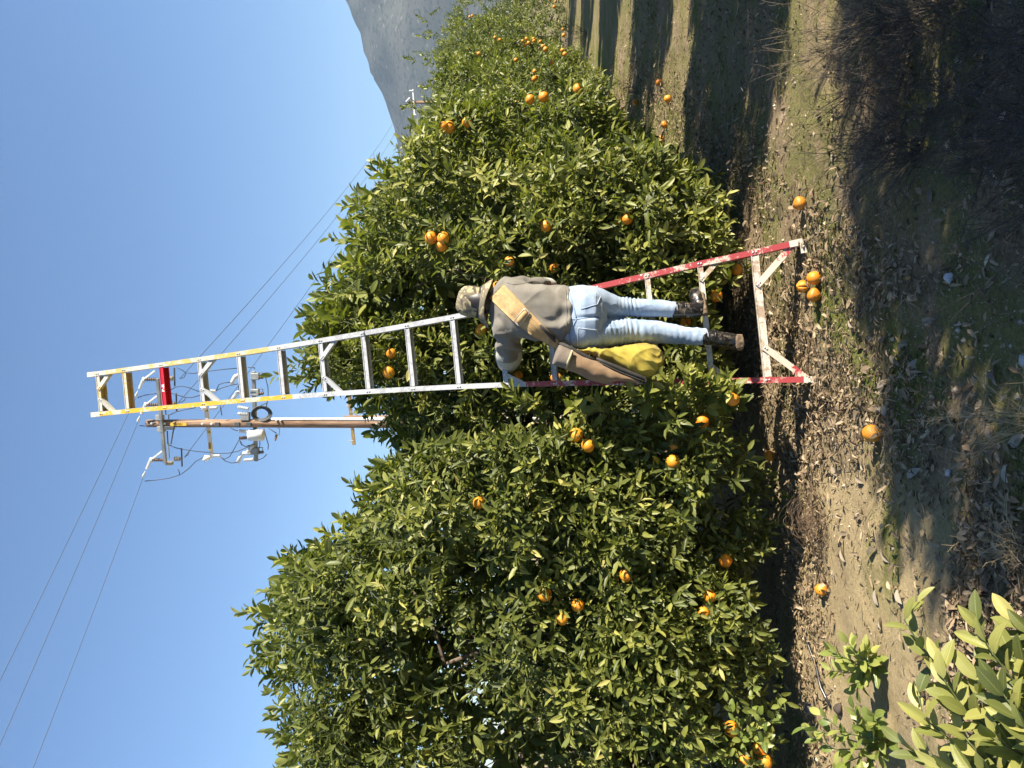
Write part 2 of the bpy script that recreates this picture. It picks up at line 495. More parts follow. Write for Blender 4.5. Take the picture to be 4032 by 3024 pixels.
def make_tree(name, label, c, rx, ry, z0, h, ncl, nsh, nl, seed, far=False, size=(.064, .116), view=True, group=None, sprig=None, tint=(0, 1), front=(0, -1), extra=None):
    r = np.random.default_rng(seed)
    root = empty(name, (c[0], c[1], float(gz(c[0], c[1]))), label, 'orange tree', group)
    o0 = np.array(root.location)
    # clumps on the crown surface
    zf = r.random(ncl * 3); th = r.random(ncl * 3) * 6.283
    pr = np.interp(zf, PROFZ, PROFR)
    keep = r.random(ncl * 3) < (pr * .8 + .35); zf, th, pr = zf[keep][:ncl], th[keep][:ncl], pr[keep][:ncl]
    nc = len(zf)
    ripple = 1 + .09 * np.sin(3 * th + seed) + .06 * np.sin(5 * th + 7 * zf + seed * 2) + r.normal(0, .05, nc)
    R = .88 * pr * ripple
    cc = np.c_[c[0] + rx * R * np.cos(th), c[1] + ry * R * np.sin(th), z0 + (h - z0) * (zf * .93 + .02)]
    slope = np.clip((zf - .35) * 1.5, -.45, 1.0)
    out = unit(np.c_[np.cos(th), np.sin(th), slope])
    rho = r.uniform(.20, .36, nc)
    if extra is not None:        # branches bulging out of the round crown: (xmin, xmax, ymin, ymax, zmin, zmax, count)
        for x0, x1, y0, y1, za, zb_, m_ in extra:
            cc = np.r_[cc, np.c_[r.uniform(x0, x1, m_), r.uniform(y0, y1, m_), r.uniform(za, zb_, m_)]]
            out = np.r_[out, unit(np.c_[r.normal(.3, .2, m_), np.full(m_, -.9), r.normal(.2, .2, m_)])]; rho = np.r_[rho, r.uniform(.13, .22, m_)]
        nc = len(cc)
    fr = np.array([front[0], front[1], .5]); fr /= np.linalg.norm(fr)
    face = out @ fr
    dens = np.clip(.55 + .60 * face, .16, 1.0) if view else np.full(len(face), .8)
    nper = np.maximum(3, (nsh * dens * (rho / .28) ** 1.5).astype(int))
    ci = np.repeat(np.arange(nc), nper); n = len(ci)
    nn = unit(out[ci] * .75 + unit(r.normal(size=(n, 3))))
    base = cc[ci] + nn * (rho[ci] * r.uniform(.45, 1.0, n))[:, None]
    d = unit(nn + out[ci] * .45 + np.array([[0, 0, .38]]) + r.normal(0, .22, (n, 3)))
    L = r.uniform(.09, .20, n)
    ctint = tint[0] + (tint[1] - tint[0]) * np.clip(r.normal(.42, .22, nc), 0, 1)
    st = np.clip(ctint[ci] + r.normal(0, .16, n), 0, 1.2)
    if view:
        k = keep_shoot(base + d * (L * .8)[:, None], r) & keep_shoot(base, r); base, d, L, st = base[k], d[k], L[k], st[k]
    kp = fbm(base, 1.9, 2, seed) > -.46 + .25 * r.random(len(base))          # hollows that show the dark inside
    base, d, L, st = base[kp], d[kp], L[kp], st[kp]
    parts = [shoots_to_leaves(r, base, d, L, nl, size, st)]
    tw_b, tw_d, tw_L = [base], [d], [L]
    # inner filling so that the crown is not see-through
    nf = int(n * .19); zf2 = r.random(nf); th2 = r.random(nf) * 6.283
    R2 = np.interp(zf2, PROFZ, PROFR) * np.sqrt(r.random(nf)) * .66
    b2 = np.c_[c[0] + rx * R2 * np.cos(th2), c[1] + ry * R2 * np.sin(th2), z0 + .1 + (h - z0) * zf2 * .85]
    if view: b2 = b2[keep_shoot(b2, r)]
    d2 = unit(r.normal(size=(len(b2), 3)) + np.array([[0, 0, .3]]))
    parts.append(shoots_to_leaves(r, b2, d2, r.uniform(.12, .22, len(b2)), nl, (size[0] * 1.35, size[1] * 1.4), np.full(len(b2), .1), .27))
    # random water shoots give the crown its ragged outline
    nw = 70; zw = r.uniform(.25, .99, nw); tw_ = r.random(nw) * 6.283; Rw = np.interp(zw, PROFZ, PROFR) * .92
    bw_ = np.c_[c[0] + rx * Rw * np.cos(tw_), c[1] + ry * Rw * np.sin(tw_), z0 + (h - z0) * zw * .95]; dw = unit(np.c_[np.cos(tw_) * .7, np.sin(tw_) * .7, r.uniform(.3, 1.4, nw)] + r.normal(0, .2, (nw, 3))); lw_ = r.uniform(.18, .42, nw)
    if view:
        kw_ = keep_shoot(bw_, r) & keep_shoot(bw_ + dw * (lw_ * .35)[:, None], r); bw_, dw, lw_ = bw_[kw_], dw[kw_], lw_[kw_]
    if len(bw_):
        parts.append(shoots_to_leaves(r, bw_, dw, lw_, 14, (size[0] * 1.05, size[1] * 1.05), r.uniform(.5, 1.0, len(bw_)), .2, .8)); tw_b.append(bw_); tw_d.append(dw); tw_L.append(lw_)
    # long water shoots
    if sprig is not None and len(sprig):
        sb = np.array([s_[0] for s_ in sprig]); se = np.array([s_[1] for s_ in sprig])
        sd = unit(se - sb); sl = np.linalg.norm(se - sb, axis=1)
        nls = 18
        parts.append(shoots_to_leaves(r, sb, sd, sl, nls, (size[0] * 1.05, size[1] * 1.08), r.uniform(.6, 1.0, len(sb)), .23, .85))
        tw_b.append(sb); tw_d.append(sd); tw_L.append(sl)
    A = cat(parts)
    n = len(A['p'])
    curl = r.uniform(.0, .28, n)
    single = np.zeros(n, bool)
    if view: ALL_LEAVES.append((root, A, single))
    return root, A, curl, single, (np.concatenate(tw_b), np.concatenate(tw_d), np.concatenate(tw_L)), dict(c=c, rx=rx, ry=ry, z0=z0, h=h, far=far, seed=seed, o0=o0)

def finish_tree(t):
    root, A, curl, single, tw, pr = t
    o0 = pr['o0']; r = np.random.default_rng(pr['seed'] + 500)
    k = ~single
    V, T, kk = leaf_batch(A['p'][k], A['d'][k], A['n'][k], A['l'][k], A['w'][k], A['f'][k], curl[k], pr['far'])
    me = tri_mesh('crown', V - o0, T, np.repeat(A['c'][k], kk)); me.materials.append(M_LEAF)
    cr = link(bpy.data.objects.new('crown', me), root); tag(cr, kind='stuff')
    for i in np.nonzero(single)[0]:
        leaf_obj('leaf', LEAF_VARIANTS[int(r.integers(0, 4))], A['p'][i], A['d'][i], A['n'][i], A['l'][i] * 1.06, A['w'][i] * 1.05, float(A['c'][i]), root, o0)
    # twigs: thin three-sided stems under every shoot
    b_, d_, L_ = tw; n = len(b_)
    b0 = b_ - d_ * .06
    ref = np.where(np.abs(d_[:, 2:3]) < .9, np.array([[0, 0, 1.]]), np.array([[1., 0, 0]]))
    e1 = unit(np.cross(d_, ref)); e2 = np.cross(d_, e1)
    V = []
    for p_, rr in ((b0, .0032), (b_ + d_ * L_[:, None], .0014)):
        for q_ in range(3):
            an = 2.094 * q_
            V.append(p_ + (e1 * math.cos(an) + e2 * math.sin(an)) * rr)
    V = np.stack(V, 1).reshape(-1, 3)
    T = np.array([(0, 1, 4, 3), (1, 2, 5, 4), (2, 0, 3, 5)]); T = (T[None] + (np.arange(n) * 6)[:, None, None]).reshape(-1, 4)
    me = tri_mesh('twigs', V - o0, T); me.materials.append(M_TWIG)
    tag(link(bpy.data.objects.new('twigs', me), root), kind='stuff')
    # trunk with limbs
    g = o0; h = pr['h']; mb = MB()
    top = Vector((g[0], g[1], g[2] + .55))
    mb.tube([Vector(g) + Vector((0, 0, -.05)), Vector(g) + Vector((.01, .02, .15)), Vector(g) + Vector((-.02, 0, .35)), top], [.13, .10, .085, .09], 10)
    mb.build('trunk', M_BARK, root, smooth=True)
    mb = MB()
    for i in range(9):
        an = i * 2.4 + pr['seed']; el = r.uniform(.35, 1.2)
        e = Vector((math.cos(an) * pr['rx'] * .72 * math.cos(el), math.sin(an) * pr['ry'] * .72 * math.cos(el), (h - .6) * .72 * math.sin(el)))
        pts = [top + e * t_ + Vector(r.normal(0, .05, 3)) * (t_ > 0) for t_ in (0, .3, .55, .8, 1)]
        mb.tube(pts, [.06, .045, .033, .022, .012], 7)
        for j in range(4):
            s_ = pts[2 + j % 3]; e2_ = s_ + Vector(unit(r.normal(size=(1, 3)) + np.array([[0, 0, .2]]) + np.array(e)[None] * .6)[0]) * r.uniform(.3, .6)
            mb.tube([s_, (s_ + e2_) / 2 + Vector(r.normal(0, .04, 3)), e2_], [.016, .010, .005], 5)
    mb.build('limbs', M_BARK, root, smooth=True)
    return root

def sp(x0, y0, Y0, x1, y1, Y1=None):
    return (tuple(P(x0, y0, Y0)), tuple(P(x1, y1, Y0 if Y1 is None else Y1)))

SPR_A = [sp(1080, 2560, 5.2, 985, 2640), sp(1080, 2430, 5.3, 1010, 2470), sp(1130, 2300, 5.3, 1030, 2330), sp(1230, 2210, 5.2, 1130, 2170), sp(1150, 2720, 5.1, 1060, 2720), sp(1200, 2780, 5.1, 1080, 2790),
         sp(1180, 2960, 5.0, 1120, 2990), sp(1420, 2120, 5.2, 1340, 2040), sp(1480, 1990, 5.2, 1400, 1890), sp(1540, 1850, 5.2, 1480, 1820), sp(1320, 2180, 5.2, 1240, 2140), sp(1130, 2480, 5.4, 1040, 2560), sp(1110, 2380, 5.3, 1040, 2400)]
SPR_B = [sp(1290, 1430, 5.35, 1070, 1480), sp(1290, 1400, 5.35, 1120, 1440), sp(1330, 1440, 5.35, 1160, 1500), sp(1330, 1380, 5.4, 1190, 1350), sp(1310, 1480, 5.4, 1200, 1540), sp(1400, 1480, 5.4, 1300, 1560),
         sp(1340, 1290, 5.5, 1230, 1270), sp(1350, 1200, 5.5, 1240, 1170), sp(1400, 1080, 5.5, 1340, 1030), sp(1440, 960, 5.5, 1370, 900), sp(1480, 860, 5.6, 1390, 800), sp(1490, 800, 5.6, 1400, 760), sp(1560, 700, 5.8, 1480, 640), sp(1460, 1530, 5.3, 1400, 1590), sp(1330, 1330, 5.4, 1240, 1310), sp(1420, 1560, 5.3, 1370, 1530)]
for x_, y_, Y_ in ((1400, 1440, 5.4), (1370, 1330, 5.45), (1380, 1250, 5.5), (1350, 1400, 5.4)):
    for dx_, dy_ in ((-130, 60), (-170, -20), (-90, 100), (-150, 20), (-60, -60)):
        SPR_B.append(sp(x_, y_, Y_, x_ + dx_, y_ + dy_))

# twigs reaching in front of the left rail
for x0_, y0_, Y0_, x1_, y1_, Y1_ in ((2860, 1590, 4.42, 2720, 1500, 4.20), (2840, 1560, 4.40, 2680, 1530, 4.20), (2880, 1570, 4.40, 2790, 1480, 4.18), (2800, 1600, 4.40, 2640, 1570, 4.22), (2870, 1600, 4.40, 2830, 1530, 4.18), (2100, 1620, 4.7, 2010, 1530, 4.55), (2130, 1610, 4.7, 2040, 1580, 4.55), (2560, 1600, 4.45, 2480, 1540, 4.22), (2600, 1620, 4.45, 2540, 1510, 4.22), (2150, 1640, 4.7, 2100, 1560, 4.55), (2400, 1640, 4.5, 2330, 1560, 4.3), (2900, 1580, 4.4, 2860, 1470, 4.2), (2840, 1580, 4.4, 2760, 1460, 4.2), (2780, 1590, 4.4, 2740, 1480, 4.2), (2740, 1600, 4.4, 2700, 1470, 4.2), (2700, 1600, 4.4, 2640, 1500, 4.2), (2650, 1600, 4.42, 2600, 1480, 4.2), (2620, 1590, 4.42, 2540, 1540, 4.2), (2860, 1600, 4.4, 2810, 1510, 4.2), (2790, 1560, 4.4, 2690, 1450, 4.2), (2910, 1620, 4.4, 2880, 1540, 4.2), (2310, 1650, 4.5, 2250, 1590, 4.3)):
    SPR_A.append(sp(x0_, y0_, Y0_, x1_, y1_, Y1_))
# ragged skyline: upright water shoots along the tops of the crowns
rk = np.random.default_rng(19)
SPR_C = {0: [], 1: [], 2: [], 3: []}
for u_ in np.arange(20, 3000, 52):
    u_ = u_ + rk.normal(0, 18); v_ = float(np.interp(u_, SKYL[:, 0], SKYL[:, 1])); y_ = 3024 - u_
    if rk.random() < .18: continue
    lst_, Y_ = (SPR_A, 5.25) if u_ < 1270 else (SPR_B, 5.5) if u_ < 2330 else (SPR_C[0], 9.6) if u_ < 2520 else (SPR_C[1], 13.1) if u_ < 2680 else (SPR_C[2], 16.7) if u_ < 2800 else (SPR_C[3], 20.3)
    k_ = 5.4 / Y_; up_ = rk.uniform(15, 105) * k_ ** .6
    for j_ in range(2 if Y_ < 6 else 1):
        lst_.append(sp(v_ + 75 * k_ + rk.normal(0, 15), y_ + rk.normal(0, 12), Y_ + rk.normal(0, .15), v_ - up_ * (1 - .5 * j_), y_ + rk.normal(0, 45) * k_))
TREES = []
ROWG = 'orange trees of the picked row'
tA = make_tree('orange_tree', 'tall dense orange tree filling the frame left of the ladder', (-1.6, 5.85), 1.95, 1.6, .22, 3.75, 225, 50, 8, 21, far=True, sprig=SPR_A, group=ROWG, tint=(.0, .95), front=(.15, -1), extra=[(-.95, -.12, 4.42, 4.75, .45, 1.75, 34), (-2.2, -.9, 4.3, 4.6, .4, 1.2, 16), (-.7, -.1, 4.55, 4.9, 1.7, 2.3, 12)])
tB = make_tree('orange_tree', 'orange tree the ladder leans into, behind the picker', (.66, 6.2), 1.25, 1.45, .16, 3.6, 195, 50, 8, 22, far=True, sprig=SPR_B, group=ROWG, tint=(.2, 1.15), front=(.2, -1), extra=[(.80, 1.32, 4.95, 5.3, .40, 1.35, 22), (.3, .8, 5.0, 5.2, .35, .9, 8), (1.1, 1.6, 5.4, 5.9, .5, 2.0, 14)])
row = [((1.95, 9.7), 1.65, 1.75, 3.75, 170, 40, 7, 'orange tree next in the row to the right of the picker', (.72, -.7)),
       ((3.75, 13.2), 1.65, 1.85, 3.85, 140, 32, 7, 'third orange tree of the row, its top just under the far hill', (.8, -.6)),
       ((5.65, 16.8), 1.65, 1.95, 4.0, 140, 32, 7, 'orange tree with bright clustered fruit far along the row', (.8, -.6)),
       ((7.8, 20.4), 1.7, 2.0, 4.1, 125, 28, 6, 'orange tree near the top right, behind the one with clustered fruit', (.8, -.6)),
       ((10.1, 24.0), 1.8, 2.1, 4.1, 115, 26, 6, 'small orange tree at the far end of the row, half cut by the frame', (.8, -.6)),
       ((12.5, 27.8), 1.9, 2.2, 4.1, 90, 24, 6, 'last orange tree of the row still in view', (.8, -.6))]
SPR_FAR = {2: [sp(1640, 240, 16.2, 1590, 225), sp(1700, 250, 16.2, 1660, 215), sp(1690, 90, 16.5, 1640, 60), sp(1730, 130, 16.5, 1680, 150)], 1: [sp(1640, 590, 12.6, 1570, 540), sp(1680, 640, 12.6, 1620, 600), sp(1640, 400, 12.8, 1590, 420)], 0: [sp(1580, 690, 9.0, 1500, 640), sp(1560, 740, 9.0, 1490, 730)]}
rowT = []
for i, (c_, rx_, ry_, h_, ncl_, nsh_, nl_, lab_, fr_) in enumerate(row):
    rowT.append(make_tree('orange_tree', lab_, c_, rx_, ry_, .2, h_, ncl_, nsh_, nl_, 30 + i, far=True if i < 1 else 2, group=ROWG, front=fr_, size=(.066, .110) if i < 1 else (.075, .125), sprig=SPR_FAR.get(i, []) + SPR_C.get(i, [])))
# the parallel row behind (only glimpsed in gaps)
back = [((-4.3, 9.6), 'orange tree of the hidden row behind the tall left tree'), ((-2.4, 12.9), 'orange tree of the hidden row, glimpsed between the two front trees'), ((-.4, 16.4), 'orange tree deep behind the ladder in the hidden row')]
backT = [make_tree('orange_tree', lab_, c_, 1.8, 1.8, .2, 3.5, 45, 14, 6, 40 + i, far=2, group='orange trees of the row behind', size=(.09, .14)) for i, (c_, lab_) in enumerate(back)]
# the row on the right, out of the frame: it throws the long shadows across the path
sh = [((2.1, -3.2), 'orange tree of the shading row behind the photographer'), ((4.85, .5), 'orange tree of the shading row, beside the photographer on the right'), ((6.35, 4.15), 'orange tree of the shading row, right of the picker'), ((8.45, 7.85), 'orange tree of the shading row, right of the second tree'), ((10.5, 11.6), 'orange tree of the shading row, right of the third tree'), ((12.7, 15.5), 'orange tree of the shading row, right of the clustered fruit'), ((14.9, 19.5), 'orange tree of the shading row, farthest along the path')]
shT = [make_tree('orange_tree', lab_, c_, 1.6, 1.6, .10, 3.05 if i == 1 else 3.3, 130, 26, 7, 60 + i, far=2, view=False, group='orange trees of the shading row', size=(.12, .17), front=(-.8, -.2)) for i, (c_, lab_) in enumerate(sh)]

# ---- depth of the foliage in view (used to pick the single leaves and to hang the fruit on the crown surface)
BIN = 26
zb = {}
for ti, (root_, A_, sg_) in enumerate(ALL_LEAVES):
    mid = A_['p'] + A_['d'] * (A_['l'] * .5)[:, None]
    x_, y_ = proj(mid)
    ok_ = (mid[:, 1] > .5) & (x_ > 0) & (x_ < 4032) & (y_ > 0) & (y_ < 3024)
    for i in np.nonzero(ok_)[0]:
        zb.setdefault((int(x_[i]) // BIN, int(y_[i]) // BIN), []).append((mid[i, 1], ti, i))
for k_ in zb: zb[k_].sort()
# single leaves: the front leaves of the two nearest trees
for ti in (0, 1):
    cand = []
    for k_, lst in zb.items():
        if lst[0][1] == ti:
            A_ = ALL_LEAVES[ti][1]; i = lst[0][2]
            fc = abs(float(A_['n'][i] @ unit(np.array([-A_['p'][i][0], -A_['p'][i][1], H - A_['p'][i][2]])[None])[0]))
            cand.append((A_['l'][i] * A_['w'][i] * (fc + .2) / lst[0][0] ** 2, i))
    cand.sort(reverse=True)
    for _, i in cand[:165 if ti == 0 else 300]: ALL_LEAVES[ti][2][i] = True

for t in [tA, tB] + rowT + backT + shT: finish_tree(t)

# ------------------------------------------------------------------ fruit
def orange_mat(name, rot=0.0):
    m, nt, b = new_mat(name)
    v = coords(nt, 'Object')
    oi = nt.nodes.new('ShaderNodeObjectInfo')
    n = noise(nt, v, 30, 4)
    c = ramp(nt, n, [(.3, (.60, .20, .010)), (.7, (.80, .315, .018))])
    c = mixc(nt, .5, c, ramp(nt, oi.outputs['Random'], [(0, (.72, .22, .012)), (1, (.82, .36, .03))]))
    if rot:
        n2 = noise(nt, v, 22, 5, .65, .6)
        c = mixc(nt, ramp(nt, n2, [(.62 - rot * .25, 0), (.68 - rot * .2, 1)]), c, (.045, .028, .016))
    nt.links.new(c, b.inputs['Base Color'])
    b.inputs['Roughness'].default_value = .42; b.inputs['Subsurface Weight'].default_value = .08
    b.inputs['Subsurface Radius'].default_value = (.02, .008, .002); b.inputs['Subsurface Scale'].default_value = .2
    vo = N(nt, 'ShaderNodeTexVoronoi', Scale=520.0); nt.links.new(v, vo.inputs['Vector'])
    bump(nt, b, vo.outputs['Distance'], .22, .003)
    return m
M_OR = orange_mat('orange_peel'); M_ORROT = orange_mat('rotting_orange_peel', .45)
M_CALYX = simple('calyx', (.10, .12, .03), .7); M_PULP = simple('orange_pulp', (.85, .42, .07), .45, var=.3, nscale=120); M_PITH = simple('orange_pith', (.80, .60, .30), .7)
M_BLACKROT = simple('rotten_fruit', (.05, .038, .03), .8, var=.5)

def orange_mesh(name, m, seg=20, rings=12, dent=0.0, seed=0):
    V = []; F = []
    for i in range(rings + 1):
        ph = math.pi * i / rings
        for j in range(seg):
            th = 2 * math.pi * j / seg
            rr = 1 - .06 * math.exp(-(ph / .22) ** 2) - .03 * math.exp(-((math.pi - ph) / .2) ** 2)
            V.append((rr * math.sin(ph) * math.cos(th), rr * math.sin(ph) * math.sin(th), .95 * rr * math.cos(ph)))
    V = np.array(V); V *= (1 + dent * vnoise(V, 1.6, seed))[:, None]
    for i in range(rings):
        for j in range(seg):
            k = (j + 1) % seg
            F.append((i * seg + j, (i + 1) * seg + j, (i + 1) * seg + k, i * seg + k))
    me = bpy.data.meshes.new(name); me.from_pydata([tuple(p) for p in V], [], F); me.shade_smooth(); me.materials.append(m)
    return me
OR_ME = [orange_mesh('orange', M_OR, dent=d_, seed=s_) for d_, s_ in ((.03, 1), (.05, 2), (.04, 3))]
cx_mb = MB().lathe((0, 0, .86), (0, 0, 1), [(.16, 0), (.17, .05), (.06, .09), (.04, .35), (.03, .6)], 7)
cx_me = bpy.data.meshes.new('calyx'); cx_me.from_pydata(cx_mb.v, [], cx_mb.f); cx_me.materials.append(M_CALYX)

FR = [(2145, 2340), (2275, 2383), (2213, 2437), (2795, 2347), (2770, 2413), (3030, 1795), (2655, 1760), (2650, 1818), (2765, 1660), (2885, 1572), (2268, 1713), (2315, 1755), (2465, 2265), (2990, 2945), (2930, 2995), (2880, 2870), (3010, 3000), (1885, 1980), (2855, 2205),
      (1697, 937), (1745, 938), (1738, 968), (2005, 1030), (1530, 1465), (1540, 1392), (2150, 890), (2182, 1055), (2698, 1268), (2820, 1165), (2925, 1222), (2470, 862), (2190, 1490), (2040, 1480), (2900, 1062), (1895, 1300), (1960, 1130)]
FR2 = [(957, 218), (985, 232), (1117, 238), (1140, 225), (1152, 250), (1130, 263), (1180, 225), (1183, 238), (1220, 242), (1235, 270), (1250, 287), (1348, 292), (1362, 315), (863, 312), (1078, 349), (1187, 415), (1197, 450), (1185, 460), (1285, 362), (1240, 565), (1437, 517), (1160, 578), (793, 711), (690, 740), (658, 735), (810, 98), (825, 92), (1310, 10), (1300, 40), (1355, 205), (1350, 170)]
FR += [(1300 + a_ / 1.4747, b_ / 1.4747) for a_, b_ in FR2]
rf = np.random.default_rng(5)
for x_, y_ in FR:
    lst = []
    for dx_ in (-1, 0, 1):
        for dy_ in (-1, 0, 1):
            lst += zb.get((int(x_) // BIN + dx_, int(y_) // BIN + dy_), [])[:4]
    if not lst: continue
    lst.sort(); Y_, ti, _ = lst[min(len(lst) - 1, int(rf.integers(2, 9)))]
    rad = rf.uniform(.033, .044)
    root_ = ALL_LEAVES[ti][0]
    rad *= 1.0 if Y_ < 8 else .95
    p_ = P(x_, y_, Y_ + (.015 if Y_ < 8 else .06)) - root_.location
    o = bpy.data.objects.new('orange', OR_ME[int(rf.integers(0, 3))]); link(o, root_); o.location = p_; o.scale = (rad,) * 3
    o.rotation_euler = (rf.normal(0, .25), rf.normal(0, .25), rf.random() * 6)
    k_ = bpy.data.objects.new('calyx', cx_me); link(k_, o)
# ------------------------------------------------------------------ ladder
def paint_mat(name, paint, wear, bare=(.74, .72, .69), split=None):
    """flaking paint on weathered aluminium; wear 0..1"""
    m, nt, b = new_mat(name)
    v = coords(nt, 'Object')
    n1 = noise(nt, v, 44, 6, .75, .3); n2 = noise(nt, v, 170, 4, .7); n3 = noise(nt, v, 6, 3)
    alu = ramp(nt, n2, [(.3, [x * .66 for x in bare]), (.55, bare), (.8, [min(1, x * 1.12) for x in bare])])
    alu = mixc(nt, ramp(nt, n1, [(.55, 0), (.75, .55)]), alu, (.40, .31, .22))
    pt = mixc(nt, .35, paint, ramp(nt, n2, [(.3, [x * .6 for x in paint]), (.7, paint)]))
    s = mixc(nt, .5, n1, n3); bw = nt.nodes.new('ShaderNodeRGBToBW'); nt.links.new(s, bw.inputs[0])
    f = ramp(nt, bw.outputs[0], [(.30 + .40 * wear - .02, 1), (.30 + .40 * wear + .02, 0)])
    nt.links.new(mixc(nt, f, pt, alu), b.inputs['Base Color'])
    b.inputs['Roughness'].default_value = .48; b.inputs['Metallic'].default_value = 0.0
    bump(nt, b, n2, .15, .002)
    return m
M_YEL = paint_mat('worn_yellow_paint', (.66, .40, .035), .38, (.58, .55, .46))
M_YELPALE = paint_mat('rubbed_yellow_paint', (.60, .43, .13), .55, (.56, .54, .48))
M_ALU = paint_mat('weathered_aluminium', (.52, .53, .55), .42, (.40, .40, .41))
M_RED = paint_mat('flaking_red_paint', (.40, .055, .06), .40, (.66, .56, .46))
M_REDW = paint_mat('rubbed_red_paint', (.44, .05, .055), .60, (.68, .58, .46))
M_REDNEW = simple('red_paint', (.52, .02, .035), .4, var=.12)
M_SPLAT = paint_mat('paint_spattered_aluminium', (.68, .61, .50), .42, (.40, .29, .20))
M_STEEL = simple('rivet_steel', (.62, .60, .57), .35, .6)
M_WHITE = simple('white_paint_mark', (.82, .76, .72), .7)
lad = empty('orchard_ladder', LPT(0, -.284), 'tall tapering aluminium picking ladder, yellow at the top and red at the foot', 'ladder')
RS = [k * .3048 for k in range(15)] + [4.489]
def strip(mb, pts, wdt, dep, nrm=LNR):
    """box section along a polyline lying in the ladder plane"""
    n = len(pts); V = []; F = []
    for i in range(n):
        t = (pts[min(i + 1, n - 1)] - pts[max(i - 1, 0)]).normalized(); s = t.cross(nrm).normalized()
        for a, b_ in ((-1, 0), (1, 0), (1, -1), (-1, -1)):
            V.append(pts[i] + s * (a * wdt / 2) + nrm * (b_ * dep))
    for i in range(n - 1):
        for j in range(4):
            k = (j + 1) % 4
            F.append((i * 4 + j, i * 4 + k, i * 4 + 4 + k, i * 4 + 4 + j))
    F += [(3, 2, 1, 0), tuple(4 * (n - 1) + j for j in range(4))]
    return mb.add(V, F)
for sg, nm in ((1, 'rail'), (-1, 'rail')):
    rail = None
    secs = [(-.30, -.19, M_SPLAT, .036), (-.19, 1.19 if sg > 0 else 1.40, M_RED, .0325), (1.19 if sg > 0 else 1.40, 3.02 if sg > 0 else 2.98, M_ALU, .031), (3.02 if sg > 0 else 2.98, 4.50, M_YELPALE if sg > 0 else M_YEL, .030), (4.50, 4.575, M_SPLAT, .033)]
    for s0, s1, mt, wd_ in secs:
        ss = [s0] + [a for a, _ in LW if s0 + .02 < a < s1 - .02] + [s1]
        mb = MB(); pts = [LPT(sg * lw(s_), s_, 0.0) for s_ in ss]
        # channel section: web plus two flanges turned back
        strip(mb, pts, wd_, .004)
        for e_ in (-1, 1):
            strip(mb, [LPT(sg * lw(s_) + e_ * (wd_ / 2 - .0022), s_, -.0045) for s_ in ss], .004, .058)
        o = mb.build(nm if rail is None else 'rail_section', mt, lad if rail is None else rail)
        if rail is None: rail = o
    mb = MB()
    for s_ in RS:
        for e_ in (-.008, .008):
            mb.lathe(LPT(sg * lw(s_), s_ + e_, .0005), LNR, [(.0062, 0), (.0058, .002), (.003, .004)], 8)
    tag(mb.build('rivets', M_STEEL, rail, smooth=True), kind='stuff')
    mb = MB(); foot = LPT(sg * lw(-.29), -.295, -.03)
    mb.box(foot, LE1 * .028, LNR * .035, LE2 * .010)
    if sg > 0: mb.box(LPT(lw(-.27) - .045, -.27, .0), LE1 * .022, LNR * .004, LE2 * .024)
    else: mb.box(LPT(-lw(-.27) + .03, -.285, .0), LE1 * .016, LNR * .004, LE2 * .016)
    mb.build('foot_pad', M_SPLAT, lad)
def in_rail(s_): return lw(s_) - .018
for k, s_ in enumerate(RS):
    wv = in_rail(s_) - .0005
    mt = M_REDNEW if k == 13 else (M_SPLAT if k in (0, 1, 2) else M_ALU if k < 11 else M_YELPALE if k in (15, 14) else M_ALU)
    hh = .031 if k else .042
    mb = MB()
    dp = .052
    mb.box(LPT(0, s_, -.0055), LE1 * wv, LNR * .0015, LE2 * hh / 2)                       # channel open below: front,
    mb.box(LPT(0, s_ + hh / 2 - .0015, -.007 - dp / 2), LE1 * wv, LNR * dp / 2, LE2 * .0015)  # tread
    mb.box(LPT(0, s_, -.0085 - dp), LE1 * wv, LNR * .0015, LE2 * hh / 2)                  # and back
    mb.box(LPT(0, s_ + hh / 2 - .002, -.0015), LE1 * wv, LNR * .0015, LE2 * .002)  # nosing lips
    mb.box(LPT(0, s_ - hh / 2 + .002, -.0015), LE1 * wv, LNR * .0015, LE2 * .002)
    rg = mb.build('rung', mt, lad)
    if k == 13:
        rg['label'] = 'red painted rung with a worn white mark'
        # worn white brush lettering
        cu = bpy.data.curves.new('mark', 'FONT'); cu.body = 'B-R'; cu.size = .036; cu.align_x = 'CENTER'; cu.align_y = 'CENTER'; cu.offset = .0016; cu.extrude = .0004
        to = bpy.data.objects.new('tmp', cu); COL.objects.link(to)
        dg = bpy.context.evaluated_depsgraph_get(); mm = bpy.data.meshes.new_from_object(to.evaluated_get(dg)); bpy.data.objects.remove(to)
        mm.materials.append(M_WHITE); mo = link(bpy.data.objects.new('painted_mark', mm), rg)
        p_ = LPT(-.012, s_, -.0032) - org(rg)
        mo.matrix_basis = Matrix(((-LE1.x, LE2.x, LNR.x, p_.x), (-LE1.y, LE2.y, LNR.y, p_.y), (-LE1.z, LE2.z, LNR.z, p_.z), (0, 0, 0, 1))) @ Matrix.Scale(-1, 4, (1, 0, 0))
BR = {15: (.27, .085, M_YELPALE, .026), 12: (.33, .10, M_ALU, .026), 9: (.36, .10, M_ALU, .026), 5: (.75, .10, M_ALU, .026), 1: (.74, .095, M_SPLAT, .028), 0: (.50, .205, M_REDW, .036)}
